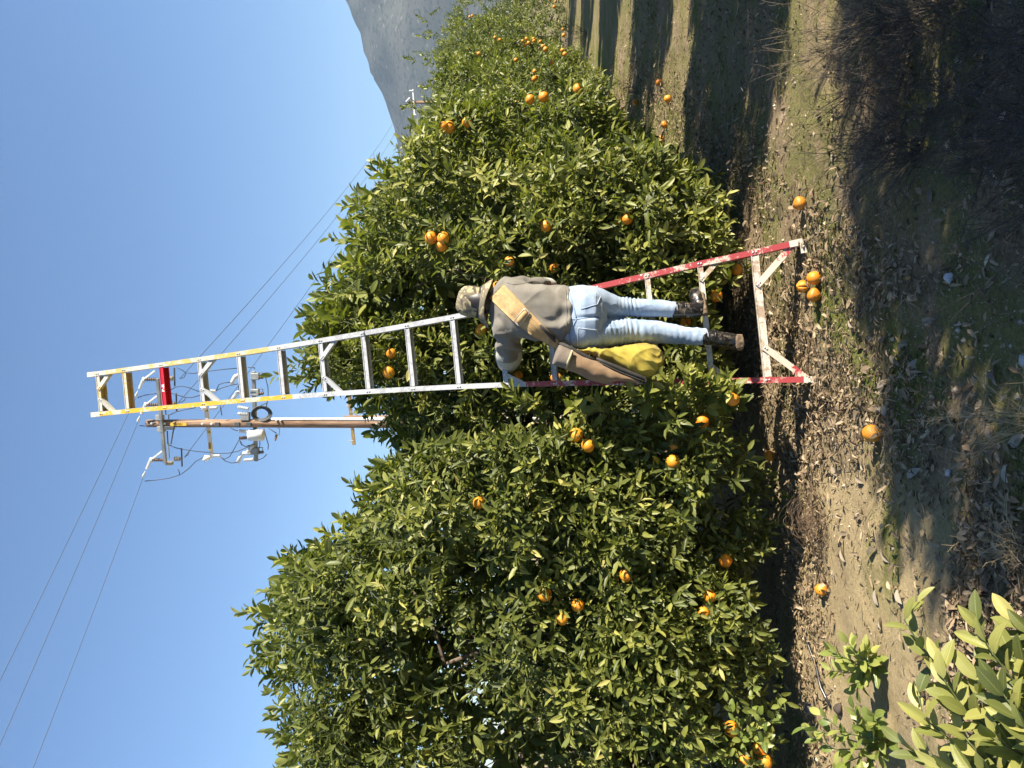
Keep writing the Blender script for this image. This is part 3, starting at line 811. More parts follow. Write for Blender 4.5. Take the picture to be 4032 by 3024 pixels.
for k, (fr_, dn_, mt, wd_) in BR.items():
    s_ = RS[k]
    for sg in (-1, 1):
        if k == 5 and sg > 0: continue
        a = LPT(sg * lw(s_) * fr_, s_ - .004, .0045); b_ = LPT(sg * (in_rail(s_ - dn_) + .01), s_ - dn_, -.012)
        mb = MB(); ext = (a - b_).normalized() * .012
        strip(mb, [b_, a + ext], wd_, .003)
        br = mb.build('brace', mt, lad)
        # lip of the bent brace
        mb = MB(); n_ = (a - b_).normalized().cross(LNR).normalized() * (wd_ / 2 - .002)
        strip(mb, [b_ - n_ * sg - LNR * .0035, a - n_ * sg - LNR * .0035], .003, .026)
        mb.build('brace_lip', mt, br)
        mb = MB()
        for e_ in (-.007, .007):
            mb.lathe(a + (a - b_).normalized() * (e_ - .004), LNR, [(.0062, 0), (.0058, .002), (.003, .004)], 8)
        tag(mb.build('rivets', M_STEEL, br, smooth=True), kind='stuff')

# ------------------------------------------------------------------ leaf litter, pebbles, stems
rl = np.random.default_rng(77)
def litter_density(x, y):
    d = (x - .30) * .87 - (y - 5.0) * .48             # distance in front of the row's foot
    band = np.exp(-((d - .05) / .5) ** 2)
    nz = fbm(np.c_[x, y], 1.1, 3, 21)
    left = np.exp(-((y - 4.62) / .36) ** 2) * (x < .6)
    stripes = np.clip(fbm(np.c_[x * .35, y * 1.3], 1.0, 3, 33) * 2.0 - .15, 0, 1)
    strip_ = np.exp(-((d - .78) / .30) ** 2) * (x > .35) * (y < 11); band = np.maximum(band, .95 * strip_)
    mossy = np.exp(-(((x - .3) * .87 - (y - 5.4) * .48 - 1.15) / .5) ** 2)
    bare = 1 - .8 * np.clip((-.15 - x) / .4, 0, 1) * np.clip((4.3 - y) / .3, 0, 1) * (y > 2.9)
    return bare * np.clip(.95 * np.maximum(band, left) * (.75 + .6 * nz) + (.22 * stripes + .03) * (1 - np.where(y < 4.2, .85, .4) * mossy), 0, 1)
def scatter(n, f, x0=-3.2, x1=5.5, y0=1.6, y1=13, pw=1.7):
    y = y0 + (y1 - y0) * rl.random(n) ** pw; x = x0 + (x1 - x0) * rl.random(n)
    x = np.where(np.abs(x) > .56 * y + .3, rl.uniform(-.5, .5, n) * y, x)
    k = rl.random(n) < f(x, y); return x[k], y[k]
def litter(name, n, f, size, cshift, mat, label, kw={}):
    x, y = scatter(n, f, **kw); n = len(x)
    z = gz(x, y) + rl.uniform(.004, .032, n)
    yaw = rl.random(n) * 6.283; pit = rl.normal(0, .35, n)
    d = np.c_[np.cos(yaw) * np.cos(pit), np.sin(yaw) * np.cos(pit), np.sin(pit)]
    nn = unit(np.c_[rl.normal(0, .55, n), rl.normal(0, .55, n), np.ones(n)]); nn = unit(nn - d * (nn * d).sum(1, keepdims=True))
    ln = rl.uniform(size[0], size[1], n)
    V, T, k = leaf_batch(np.c_[x, y, z], d, nn, ln, ln * rl.uniform(.12, .26, n), np.clip(rl.normal(.6, .25, n), .1, .95), rl.normal(.25, .3, n), True)
    me = tri_mesh(name, V, T, np.repeat(np.clip(rl.normal(cshift, .22, n), 0, 1), k)); me.materials.append(mat)
    return tag(link(bpy.data.objects.new(name, me)), label, 'leaf litter', None, 'stuff')
litter('leaf_litter', 82000, litter_density, (.025, .062), .44, M_DRY, 'grey brown fallen leaves heaped along the foot of the orange trees')
def peb_d(x, y): return np.clip(.35 + .5 * fbm(np.c_[x, y], 1.5, 2, 41), 0, 1)
x, y = scatter(19000, peb_d, y1=8); n = len(x)
oc = np.array([(1, 0, 0), (-1, 0, 0), (0, 1, 0), (0, -1, 0), (0, 0, 1), (0, 0, -1)], float)
V = oc[None] * rl.uniform(.5, 1.2, (n, 6, 1)) * (rl.uniform(.0018, .0055, n) * (1 + 2.2 * (rl.random(n) > .95)))[:, None, None] + np.c_[x, y, gz(x, y) + .001][:, None]
T = np.array([(0, 2, 4), (2, 1, 4), (1, 3, 4), (3, 0, 4), (2, 0, 5), (1, 2, 5), (3, 1, 5), (0, 3, 5)]); T = (T[None] + (np.arange(n) * 6)[:, None, None]).reshape(-1, 3)
me = tri_mesh('gravel', V.reshape(-1, 3), T); me.materials.append(simple('gravel', (.40, .34, .25), .9, var=.45, nscale=14))
tag(link(bpy.data.objects.new('gravel', me)), 'fine gravel scattered over the path', 'gravel', None, 'stuff')
# fine chips of broken leaf and bark
x, y = scatter(70000, lambda a, b_: np.clip(.28 + .75 * litter_density(a, b_) + .5 * fbm(np.c_[a, b_], 2.2, 3, 44) - .6 * (a < -.25) * (b_ < 4.2) * (b_ > 2.9) - np.where(b_ < 4.2, .38, .12) * np.exp(-(((a - .3) * .87 - (b_ - 5.4) * .48 - 1.15) / .55) ** 2), .03, 1), y1=10, pw=1.5); n = len(x)
yaw = rl.random(n) * 6.283; pit = rl.normal(0, .4, n); d = np.c_[np.cos(yaw) * np.cos(pit), np.sin(yaw) * np.cos(pit), np.sin(pit)]
nn = unit(np.c_[rl.normal(0, .7, n), rl.normal(0, .7, n), np.ones(n)]); nn = unit(nn - d * (nn * d).sum(1, keepdims=True)); ln = rl.uniform(.010, .032, n)
V, T, k = leaf_batch(np.c_[x, y, gz(x, y) + rl.uniform(.001, .012, n)], d, nn, ln, ln * rl.uniform(.12, .35, n), np.clip(rl.normal(.4, .3, n), 0, .9), rl.normal(.2, .3, n), 2)
me = tri_mesh('leaf_chips', V, T, np.repeat(np.clip(rl.normal(.42, .25, n), 0, 1), k)); me.materials.append(M_DRY)
tag(link(bpy.data.objects.new('leaf_chips', me)), 'fine crumbled leaf chips covering the orchard floor', 'leaf litter', None, 'stuff')
# straw bits and short twigs lying on the ground
def stems(name, paths, rad, mat, parent=None, kind=None, **lab):
    """many thin three-sided stems as one mesh; paths: (n, m, 3)"""
    paths = np.asarray(paths, float); n, m_ = paths.shape[:2]
    t = unit(paths[:, -1] - paths[:, 0]); ref = np.where(np.abs(t[:, 2:3]) < .9, np.array([[0, 0, 1.]]), np.array([[1., 0, 0]]))
    e1 = unit(np.cross(t, ref)); e2 = np.cross(t, e1); rad = np.broadcast_to(np.asarray(rad, float), (n,))
    V = np.zeros((n, m_, 3, 3))
    for i in range(m_):
        tap = 1 - .7 * i / (m_ - 1)
        for q_ in range(3):
            an = 2.094 * q_
            V[:, i, q_] = paths[:, i] + (e1 * math.cos(an) + e2 * math.sin(an)) * (rad * tap)[:, None]
    T = []
    for i in range(m_ - 1):
        for q_ in range(3):
            k = (q_ + 1) % 3; T.append((i * 3 + q_, i * 3 + k, i * 3 + 3 + k, i * 3 + 3 + q_))
    T = (np.array(T)[None] + (np.arange(n) * m_ * 3)[:, None, None]).reshape(-1, 4)
    o0 = np.array(org(parent)) if parent is not None else np.zeros(3)
    me = tri_mesh(name, V.reshape(-1, 3) - o0, T); me.materials.append(mat)
    return tag(link(bpy.data.objects.new(name, me), parent), kind=kind, **lab)
x, y = scatter(7000, lambda a, b_: np.clip(litter_density(a, b_) + .12, 0, 1), y1=9); n = len(x)
yaw = rl.random(n) * 6.283; L = rl.uniform(.03, .14, n); p0 = np.c_[x, y, gz(x, y) + rl.uniform(.003, .02, n)]
dv = np.c_[np.cos(yaw), np.sin(yaw), rl.normal(0, .12, n)] * L[:, None]; bend = rl.normal(0, .12, (n, 3)) * L[:, None]; bend[:, 2] = np.abs(bend[:, 2]) * .5
stems('straw', np.stack([p0, p0 + dv * .5 + bend, p0 + dv], 1), rl.uniform(.0008, .0022, n), M_STRAW, None, 'stuff', label='broken straw and twigs strewn on the orchard floor', cat='straw')

def bush(r, c, nst, hgt, spread, lean=(0, 0), depth=2, curl=.25):
    """branching dead stems growing from a point; returns (n,5,3) paths and radii"""
    paths = []; rads = []
    for i in range(nst):
        b0 = np.array(c) + np.r_[r.normal(0, .03, 2), 0]
        d = unit(np.array([[r.normal(lean[0], spread), r.normal(lean[1], spread), 1.0]]))[0]
        stack = [(b0, d, hgt * r.uniform(.6, 1.1), .0026, 0)]
        while stack:
            p0_, d_, L_, ra, lev = stack.pop()
            bn = r.normal(0, curl, 3) * L_
            pts = [p0_ + d_ * L_ * t_ + bn * t_ * t_ for t_ in (0, .35, .7, 1)]
            paths.append(pts); rads.append(ra)
            if lev < depth:
                for j in range(r.integers(2, 5)):
                    t_ = r.uniform(.3, .95); q_ = p0_ + d_ * L_ * t_ + bn * t_ * t_
                    stack.append((q_, unit((d_ + r.normal(0, .5, 3))[None])[0], L_ * r.uniform(.3, .55), ra * .6, lev + 1))
    return np.array(paths), np.array(rads)
rb = np.random.default_rng(9)
# dark tangle of dead weeds in the shade on the near right
pa, ra = [], []
for i in range(75):
    yy = rb.uniform(1.75, 3.4); xx = rb.uniform(.30, .53) * yy + rb.normal(0, .12)
    if rb.random() < .2: xx -= .15
    a, b_ = bush(rb, (xx, yy, float(gz(xx, yy))), 10, rb.uniform(.16, .42), .75, (-.25, .1), 2, .22); pa.append(a); ra.append(b_)
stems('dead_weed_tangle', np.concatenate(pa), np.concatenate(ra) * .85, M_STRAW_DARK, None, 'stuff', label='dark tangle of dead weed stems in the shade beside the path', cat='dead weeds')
# taller dead weeds one can tell apart
def weed(x_, y_, Yw, nst, h_, spread, mat, label, group=None, lean=(0, 0), k=.6, depth=2):
    p = P(x_, y_, Yw); c = (p.x, p.y, float(gz(p.x, p.y)))
    root = empty('dead_weed', c, label, 'dead weed', group)
    a, b_ = bush(rb, c, nst, h_, spread, lean, depth); stems('stems', a, b_ * k, mat, root)
def gY(x_): return FPX * H / (x_ - 2016)     # depth at which level ground shows at photo column x_
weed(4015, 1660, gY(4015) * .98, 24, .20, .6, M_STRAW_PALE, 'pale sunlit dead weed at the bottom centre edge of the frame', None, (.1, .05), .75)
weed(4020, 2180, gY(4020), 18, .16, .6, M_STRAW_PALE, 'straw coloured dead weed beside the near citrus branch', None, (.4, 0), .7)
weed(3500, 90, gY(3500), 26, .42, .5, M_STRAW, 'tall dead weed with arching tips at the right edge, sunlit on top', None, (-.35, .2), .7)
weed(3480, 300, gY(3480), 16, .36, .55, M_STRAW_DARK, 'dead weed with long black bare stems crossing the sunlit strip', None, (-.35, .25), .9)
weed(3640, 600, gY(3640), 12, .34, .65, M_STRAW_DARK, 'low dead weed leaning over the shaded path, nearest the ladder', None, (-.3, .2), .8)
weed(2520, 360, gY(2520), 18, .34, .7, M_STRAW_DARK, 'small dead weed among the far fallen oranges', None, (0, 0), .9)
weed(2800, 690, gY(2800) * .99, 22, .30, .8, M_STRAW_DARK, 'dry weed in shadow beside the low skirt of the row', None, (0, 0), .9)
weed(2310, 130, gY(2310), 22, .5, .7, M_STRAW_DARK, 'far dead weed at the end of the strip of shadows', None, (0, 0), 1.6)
# round ball of dry roots at the foot of the tall tree
p = P(3165, 2045, gY(3215)); c = Vector((p.x, p.y, float(gz(p.x, p.y)) + .09))
root = empty('dry_brush_ball', (c.x, c.y, c.z - .1), 'round brown ball of dry brush at the foot of the tall tree', 'dry brush')
pts = []
for i in range(170):
    d0 = unit(rb.normal(size=(1, 3)))[0]; ax = unit(rb.normal(size=(1, 3)))[0]; rr_ = abs(rb.normal(.08, .045))
    e1 = unit(np.cross(d0, ax)[None])[0]; arc = rb.uniform(.8, 2.6)
    pts.append([np.array(c) + (d0 * math.cos(arc * t_) + e1 * math.sin(arc * t_)) * rr_ * np.array([1.25, .9, .8]) for t_ in (0, .25, .5, .75, 1)])
stems('stems', np.array(pts), rb.uniform(.0008, .002, 170), simple('dry_root', (.14, .09, .055), .9), root)

# single fallen leaves lying apart on the path
DRY_ME = [one_leaf_mesh('fallen_leaf', f_, c_, M_DRY1, t_) for f_, c_, t_ in ((1.0, .9, .5), (.5, 1.5, -.6), (1.3, .4, .2))]
FL = [(3400, 1250), (3380, 1290), (3440, 1330), (3520, 1400), (3590, 1460), (3550, 1380), (3880, 1465), (3920, 1520), (3740, 560), (3790, 1280), (3700, 880), (3620, 780), (3690, 800), (3450, 260), (3560, 2080), (3390, 1850), (3360, 1880), (3590, 1880), (3480, 2160), (3440, 2190), (3300, 2100), (3310, 2160), (3720, 2170), (3830, 2060), (3960, 1900), (3990, 1760), (3890, 1680), (3470, 1600), (3310, 1400), (3500, 1640), (3480, 1350), (3950, 700), (3860, 380), (3700, 400), (3330, 640), (3180, 560), (3150, 480), (3140, 680), (3490, 2480), (3460, 2320), (3580, 2380), (3860, 1900), (3930, 1990), (3650, 1270), (3560, 1180), (3260, 1830), (3260, 2280), (3380, 2030)]
for x_, y_ in FL:
    Yg = gY(x_); p = P(x_, y_, Yg); yaw = rb.random() * 6.283
    d = np.array([math.cos(yaw), math.sin(yaw), 0.05]); d /= np.linalg.norm(d); nn = unit(np.array([[rb.normal(0, .3), rb.normal(0, .3), 1]]))[0]; nn = unit((nn - d * (nn @ d))[None])[0]
    l_ = rb.uniform(.05, .085)
    leaf_obj('fallen_leaf', DRY_ME[int(rb.integers(0, 3))], (p.x, p.y, float(gz(p.x, p.y)) + .012), d, nn, l_, l_ * rb.uniform(.17, .25), float(rb.uniform(.3, 1)), ground, (0, 0, 0))

# ------------------------------------------------------------------ fallen oranges
def fallen(x_, y_, rad, me, label, squash=1.0, tilt=.5, dx=0.0):
    z_ = 0.0
    Yg = FPX * (H - rad) / (x_ - 2016); p = P(x_, y_, Yg)
    p.z = float(gz(p.x, p.y)) + rad * squash * .93
    o = bpy.data.objects.new('fallen_orange', me); link(o); o.location = p; o.scale = (rad, rad, rad * squash); o.rotation_euler = (rb.normal(0, tilt), rb.normal(0, tilt), rb.random() * 6)
    return tag(o, label, 'orange', 'oranges fallen on the ground')
OR_ROT = [orange_mesh('orange', M_ORROT, dent=.10, seed=s_) for s_ in (4, 5, 6)]
fallen(3202, 800, .036, OR_ROT[0], 'half rotten orange with a black side, alone on the sunlit strip', .95)
fallen(3228, 1095, .038, OR_ME[0], 'round orange, right one of the cluster before the ladder foot')
fallen(3226, 1162, .038, OR_ROT[1], 'mottled orange, left one of the cluster before the ladder foot', .95)
fallen(3425, 1707, .043, OR_ROT[2], 'large dull orange with black scars at the edge of the shade', .97)
fallen(3178, 2322, .034, OR_ROT[0], 'shrivelled orange with a black hole, among litter by the tall tree', .9)
fallen(2600, 325, .040, OR_ROT[1], 'blackened orange, rightmost of the row lying on the far strip', .95)
fallen(2628, 390, .042, OR_ME[1], 'clean bright orange beside the blackened one on the far strip')
fallen(2616, 492, .043, OR_ROT[0], 'torn orange on the far strip, second from the left', .8)
fallen(2608, 547, .040, OR_ROT[2], 'spotted orange at the left end of the far strip', .9)
fallen(2507, 402, .042, OR_ME[2], 'shaded orange behind the far strip, under a dead weed')
fallen(2655, 650, .034, OR_ROT[1], 'small withered orange near the low skirt of the row', .85)
fallen(2575, 592, .040, OR_ROT[0], 'brownish shaded orange close to the far skirt of the row', .9)
fallen(2504, 530, .036, OR_ROT[2], 'tiny far orange lying on the green strip', .9)
fallen(2868, 1280, .036, OR_ME[1], 'shaded orange on the ground under the boots') if False else None
# split orange: open peel with segments
Yg = FPX * (H - .03) / (3188 - 2016); p = P(3188, 1128, Yg); p.z = float(gz(p.x, p.y)) + .034
so = empty('split_orange', (p.x, p.y, p.z - .03), 'burst open orange showing its segments, behind two round ones', 'orange', 'oranges fallen on the ground')
for k in range(5):
    an = k * 1.15 - 2.3
    V = []; F = []
    for i in range(7):
        ph = math.pi * (i / 6)
        for j in range(4):
            th = an + (j / 3 - .5) * .95
            V.append((p.x + .037 * math.sin(ph) * math.cos(th), p.y + .037 * math.sin(ph) * math.sin(th), p.z + .034 * math.cos(ph)))
    for i in range(6):
        for j in range(3): F.append((i * 4 + j, (i + 1) * 4 + j, (i + 1) * 4 + j + 1, i * 4 + j + 1))
    o = MB().add(V, F).build('peel', M_OR, so, smooth=True); sm = o.modifiers.new('solid', 'SOLIDIFY'); sm.thickness = .004
    MB().tube([(p.x + .012 * math.cos(an), p.y + .012 * math.sin(an), p.z + z_) for z_ in (-.026, -.012, 0, .012, .026)], [.004, .012, .015, .012, .004], 7).build('segment', M_PULP, so, smooth=True)
# dark rotten fruits and stones
def lump(name, x_, y_, rad, mat, label, cat_):
    Yg = FPX * (H - rad) / (x_ - 2016); p = P(x_, y_, Yg); p.z = float(gz(p.x, p.y)) + rad * .7
    o = bpy.data.objects.new(name, orange_mesh(name, mat, 14, 9, .35, int(x_))); link(o); o.location = p; o.scale = (rad, rad * .9, rad * .78); return tag(o, label, cat_)
M_STONE = simple('pale_stone', (.42, .41, .40), .9, var=.3, nscale=3)
lump('stone', 3737, 1094, .021, M_STONE, 'pale round stone lying in the shade of the path', 'stone')
lump('stone', 3725, 1862, .014, M_STONE, 'small white stone in the shaded litter', 'stone')
lump('stone', 4005, 1420, .022, M_STONE, 'grey stone half buried at the bottom edge of the frame', 'stone')
lump('rotten_fruit', 3118, 2792, .036, simple('mouldy_fruit', (.13, .12, .115), .8, var=.5, nscale=3), 'grey mouldy fruit under the near sucker shoots', 'rotten fruit')
lump('rotten_fruit', 3240, 2794, .028, M_BLACKROT, 'brown dried fruit at the end of the black hose', 'rotten fruit')
# black irrigation hose
a = P(3112, 2560, gY(3150)); b_ = P(3215, 2775, gY(3215))
hp = [a.lerp(b_, t_) for t_ in np.linspace(-.25, 1.02, 9)]
for i, q_ in enumerate(hp): q_.z = float(gz(q_.x, q_.y)) + .016 + .008 * math.sin(i * 1.3)
tag(MB().tube(hp, .0085, 8).build('irrigation_hose', simple('black_hose', (.02, .02, .022), .3, spec=.7), None, smooth=True), 'thin black irrigation hose half buried in litter', 'hose')

# ------------------------------------------------------------------ young shoots and the near branch
M_LEAFSUCK = leaf_mat('sucker_leaf', 'obj', [(0, (.07, .12, .03)), (.5, (.19, .235, .05)), (1, (.42, .42, .12))], rough=.35, transl=.34, vein=True)
SUCK_ME = [one_leaf_mesh('leaf', f_, c_, M_LEAFSUCK, t_) for f_, c_, t_ in ((.3, .4, .2), (.55, .7, -.25), (.2, .9, .4))]
BIG_ME = [one_leaf_mesh('leaf', f_, c_, M_LEAFBIG, t_) for f_, c_, t_ in ((.30, .30, .10), (.7, .55, -.4), (.18, .9, .3), (.5, .15, -.15), (.9, 1.2, .5))]
def leafy(name, label, cat_, base, stemlist, nleaf, size, wide, meshes, r, crange, normal_bias=None, rad=.004, mat=M_TWIG, open_=1.0, root=None):
    if root is None: root = empty(name, base, label, cat_)
    else: base = root.location.copy()
    for pts in stemlist:
        pts = [np.array(p_, float) for p_ in pts]
        MB().tube(pts, list(np.linspace(rad, rad * .4, len(pts))), 6).build('stem', mat, root, smooth=True)
        seg = np.array(pts); L = np.r_[0, np.cumsum(np.linalg.norm(np.diff(seg, axis=0), axis=1))]
        ph = r.random() * 6
        for j in range(nleaf):
            t = (j + .7) / nleaf; t = .12 + .88 * t
            s_ = L[-1] * t; p_ = np.array([np.interp(s_, L, seg[:, q_]) for q_ in range(3)])
            k = min(len(seg) - 2, int(np.searchsorted(L, s_)) - 1); k = max(k, 0); d = unit((seg[k + 1] - seg[k])[None])[0]
            ref = np.array([0, 0, 1.]) if abs(d[2]) < .9 else np.array([1., 0, 0]); e1 = unit(np.cross(d, ref)[None])[0]; e2 = np.cross(d, e1)
            az = ph + j * 2.4 + r.normal(0, .3); radv = e1 * math.cos(az) + e2 * math.sin(az); be = math.radians((70 - 42 * t) * open_ + r.normal(0, 10))
            ld = d * math.cos(be) + radv * math.sin(be); ld[2] -= .1; ld = unit(ld[None])[0]
            nn = d + np.array([0, 0, .4]) + r.normal(0, .25, 3)
            if normal_bias is not None: nn = nn * .5 + np.array(normal_bias)
            nn = unit((nn - ld * (nn @ ld))[None])[0]
            l_ = r.uniform(*size) * (1.05 - .3 * t)
            leaf_obj('leaf', meshes[int(r.integers(0, len(meshes)))], p_ + radv * rad, ld, nn, l_, l_ * wide * r.uniform(.85, 1.15), float(np.clip(r.uniform(*crange), 0, 1)), root, base)
    return root
rs = np.random.default_rng(3)
def gp(x_, y_, xg):           # stands at the ground column xg, seen at (x_, y_)
    return P(x_, y_, gY(xg))
b0 = gp(3470, 2640, 3470); b0.z = float(gz(b0.x, b0.y))
leafy('citrus_sucker', 'upright bunch of pale green citrus leaves standing on the bare soil', 'sapling', b0, [
    [b0, gp(3400, 2630, 3470), gp(3330, 2590, 3470), gp(3260, 2560, 3470)], [b0, gp(3400, 2640, 3460), gp(3340, 2650, 3450), gp(3270, 2640, 3440)],
    [b0, gp(3420, 2620, 3480), gp(3380, 2580, 3490), gp(3340, 2530, 3500)], [b0, gp(3410, 2650, 3460), gp(3390, 2690, 3455), gp(3370, 2720, 3450)],
    [b0, gp(3420, 2600, 3490), gp(3420, 2560, 3490), gp(3410, 2545, 3490)]], 13, (.06, .095), .25, SUCK_ME, rs, (.35, .95), (0.35, -.3, .3))
b1 = gp(3520, 2920, 3520); b1.z = float(gz(b1.x, b1.y))
leafy('citrus_sucker', 'sprawling citrus shoots with yellow green leaves at the lower left edge', 'sapling', b1, [
    [b1, gp(3420, 2910, 3520), gp(3320, 2880, 3515), gp(3230, 2810, 3500)], [b1, gp(3430, 2900, 3520), gp(3380, 2830, 3530), gp(3360, 2790, 3540)],
    [b1, gp(3440, 2900, 3530), gp(3440, 2850, 3540), gp(3440, 2810, 3560)], [b1, gp(3400, 2950, 3500), gp(3290, 2950, 3490), gp(3190, 2900, 3480)],
    [b1, gp(3430, 2960, 3510), gp(3340, 3000, 3500), gp(3280, 3040, 3500)], [b1, gp(3400, 2930, 3510), gp(3270, 2890, 3500), gp(3160, 2860, 3480)], [b1, gp(3460, 2960, 3520), gp(3420, 3010, 3520), gp(3380, 3040, 3520)]], 13, (.06, .095), .27, SUCK_ME, rs, (.25, .9), (0.35, -.3, .3))
# low branch of the tall tree with broad pale leaves, left edge
b2 = P(2960, 2990, 4.3)
lowb = []
for x_, y_ in ((2860, 2760), (2950, 2700), (2760, 2840), (2700, 2920), (2980, 2800), (3010, 2880), (2620, 2960), (2900, 2880), (2820, 2960), (3060, 2760), (2700, 2800), (2550, 2900)):
    lowb.append([b2 + Vector((0, .25, 0)), P((2960 + x_) / 2, (2990 + y_) / 2, 4.35), P(x_ + 15, y_ + 25, 4.18), P(x_, y_, 4.12)])
leafy('branch', None, None, b2, lowb, 11, (.06, .09), .27, SUCK_ME, rs, (.15, .8), (0.3, -.45, .2), root=tA[0])
# near branch of a young tree beside the camera
YN = 1.34
yt = Vector((-1.2, 2.1, float(gz(-1.2, 2.1))))
near = []
def nb(*pts): near.append([P(x_, y_, Yv * 1.47) for x_, y_, Yv in pts])
nb((4250, 3050, 1.38), (3980, 2900, 1.36), (3750, 2700, 1.35), (3610, 2520, 1.36), (3560, 2440, 1.36), (3620, 2370, 1.37))
nb((4250, 3000, 1.32), (4080, 2900, 1.30), (3880, 2780, 1.29), (3850, 2680, 1.29), (3870, 2590, 1.30))
nb((4260, 3100, 1.36), (4020, 3010, 1.36), (3800, 2960, 1.36), (3640, 2830, 1.37), (3610, 2720, 1.38))
nb((4250, 2900, 1.27), (4120, 2800, 1.25), (3990, 2680, 1.24), (3900, 2560, 1.25), (3840, 2440, 1.27))
nb((4230, 3150, 1.33), (4020, 3090, 1.30), (3880, 3000, 1.29), (3780, 2880, 1.30))
nb((4300, 2860, 1.26), (4180, 2760, 1.24), (4060, 2660, 1.23), (3980, 2580, 1.25))
nb((4280, 3100, 1.26), (4150, 3020, 1.24), (4000, 2960, 1.23), (3900, 2900, 1.23))
nb((4250, 3200, 1.4), (3950, 3120, 1.41), (3720, 3010, 1.42), (3600, 2960, 1.43), (3540, 2920, 1.44))
nb((4350, 2800, 1.3), (4200, 2640, 1.3), (4090, 2520, 1.31), (3990, 2450, 1.33))
nb((4250, 3100, 1.3), (4000, 2950, 1.3), (3800, 2800, 1.3), (3720, 2680, 1.31), (3700, 2600, 1.32))
nb((4280, 2950, 1.22), (4130, 2860, 1.2), (3980, 2780, 1.2), (3930, 2700, 1.2))
nb((4230, 3220, 1.27), (4000, 3100, 1.26), (3840, 3060, 1.26), (3700, 3030, 1.28))
nb((4350, 3050, 1.2), (4200, 2980, 1.18), (4060, 2900, 1.17), (4000, 2820, 1.18))
yroot = leafy('young_citrus_tree', 'young citrus tree with large pale green sunlit leaves in the near lower left corner', 'citrus tree', yt, near, 22, (.074, .112), .215, BIG_ME, rs, (.05, 1.0), (0.5, -.35, .5), .0035, M_TWIG, .85)
mb = MB(); mb.tube([yt + Vector((0, 0, -.03)), yt + Vector((.02, 0, .2)), yt + Vector((.06, -.06, .42)), P(4250, 3060, 2.0)], [.022, .018, .014, .009], 8)
for s_ in near: mb.tube([P(4250, 3060, 2.0), (P(4250, 3060, 2.0) + s_[0]) / 2 + Vector((0, 0, -.01)), s_[0]], [.007, .006, .0036], 6)
mb.build('trunk', M_BARK, yroot, smooth=True)
# ------------------------------------------------------------------ the picker
def loft(rings, n=28, ex=2.0):
    """rings: (centre, half-axis a, half-axis b) -> closed surface"""
    V = []; F = []
    for c, a, b_ in rings:
        c = Vector(c); a = Vector(a); b_ = Vector(b_)
        for j in range(n):
            th = 2 * math.pi * j / n; co, si = math.cos(th), math.sin(th)
            co = math.copysign(abs(co) ** (2 / ex), co); si = math.copysign(abs(si) ** (2 / ex), si)
            V.append(c + a * co + b_ * si)
    m_ = len(rings)
    for i in range(m_ - 1):
        for j in range(n):
            k = (j + 1) % n
            F.append((i * n + j, i * n + k, (i + 1) * n + k, (i + 1) * n + j))
    F.append(tuple(range(n - 1, -1, -1))); F.append(tuple((m_ - 1) * n + j for j in range(n)))
    return V, F

def limb(pts, radii, n=20, flat=1.0, ref=(0, 1, 0)):
    """round tapering limb through points; end caps rounded"""
    pts = [Vector(p) for p in pts]; rings = []; m_ = len(pts)
    # subdivide with Catmull-Rom
    P_, R_ = [], []
    for i in range(m_ - 1):
        p0 = pts[max(i - 1, 0)]; p1 = pts[i]; p2 = pts[i + 1]; p3 = pts[min(i + 2, m_ - 1)]
        for t in (0, .25, .5, .75):
            P_.append(.5 * ((2 * p1) + (p2 - p0) * t + (2 * p0 - 5 * p1 + 4 * p2 - p3) * t * t + (3 * p1 - p0 - 3 * p2 + p3) * t ** 3)); R_.append(radii[i] * (1 - t) + radii[i + 1] * t)
    P_.append(pts[-1]); R_.append(radii[-1])
    m_ = len(P_)
    for i in range(m_):
        t = (P_[min(i + 1, m_ - 1)] - P_[max(i - 1, 0)]).normalized(); b_ = Vector(ref) - t * t.dot(Vector(ref))
        if b_.length < .1: b_ = Vector((0, 0, 1)) - t * t.z
        b_.normalize(); a = t.cross(b_).normalized()
        if i == 0:
            for s_, q_ in ((.9, .35), (.5, .78)): rings.append((P_[0] - t * R_[0] * s_, a * R_[0] * q_, b_ * R_[0] * q_ * flat))
        rings.append((P_[i], a * R_[i], b_ * R_[i] * flat))
        if i == m_ - 1:
            for s_, q_ in ((.5, .78), (.9, .35)): rings.append((P_[i] + t * R_[i] * s_, a * R_[i] * q_, b_ * R_[i] * q_ * flat))
    return loft(rings, n)

def fuse(shapes, voxel, smooth=4, name='tmp'):
    """join closed shapes into one continuous surface; returns numpy V and quads"""
    mb = MB()
    for V, F in shapes: mb.add(V, F)
    me = bpy.data.meshes.new(name); me.from_pydata(mb.v, [], mb.f)
    bm = bmesh.new(); bm.from_mesh(me); bmesh.ops.recalc_face_normals(bm, faces=bm.faces); bm.to_mesh(me); bm.free()
    o = bpy.data.objects.new(name, me); COL.objects.link(o)
    r_ = o.modifiers.new('r', 'REMESH'); r_.mode = 'VOXEL'; r_.voxel_size = voxel
    s_ = o.modifiers.new('s', 'SMOOTH'); s_.factor = .5; s_.iterations = smooth
    dg = bpy.context.evaluated_depsgraph_get(); ev = bpy.data.meshes.new_from_object(o.evaluated_get(dg))
    bpy.data.objects.remove(o); bpy.data.meshes.remove(me)
    n = len(ev.vertices); V = np.zeros(n * 3, np.float32); ev.vertices.foreach_get('co', V); V = V.reshape(-1, 3).astype(float)
    nr = np.zeros(n * 3, np.float32); ev.vertices.foreach_get('normal', nr); nr = nr.reshape(-1, 3).astype(float)
    k = len(ev.loops); li = np.zeros(k, np.int32); ev.loops.foreach_get('vertex_index', li)
    F = li.reshape(-1, 4); bpy.data.meshes.remove(ev)
    return V, nr, F

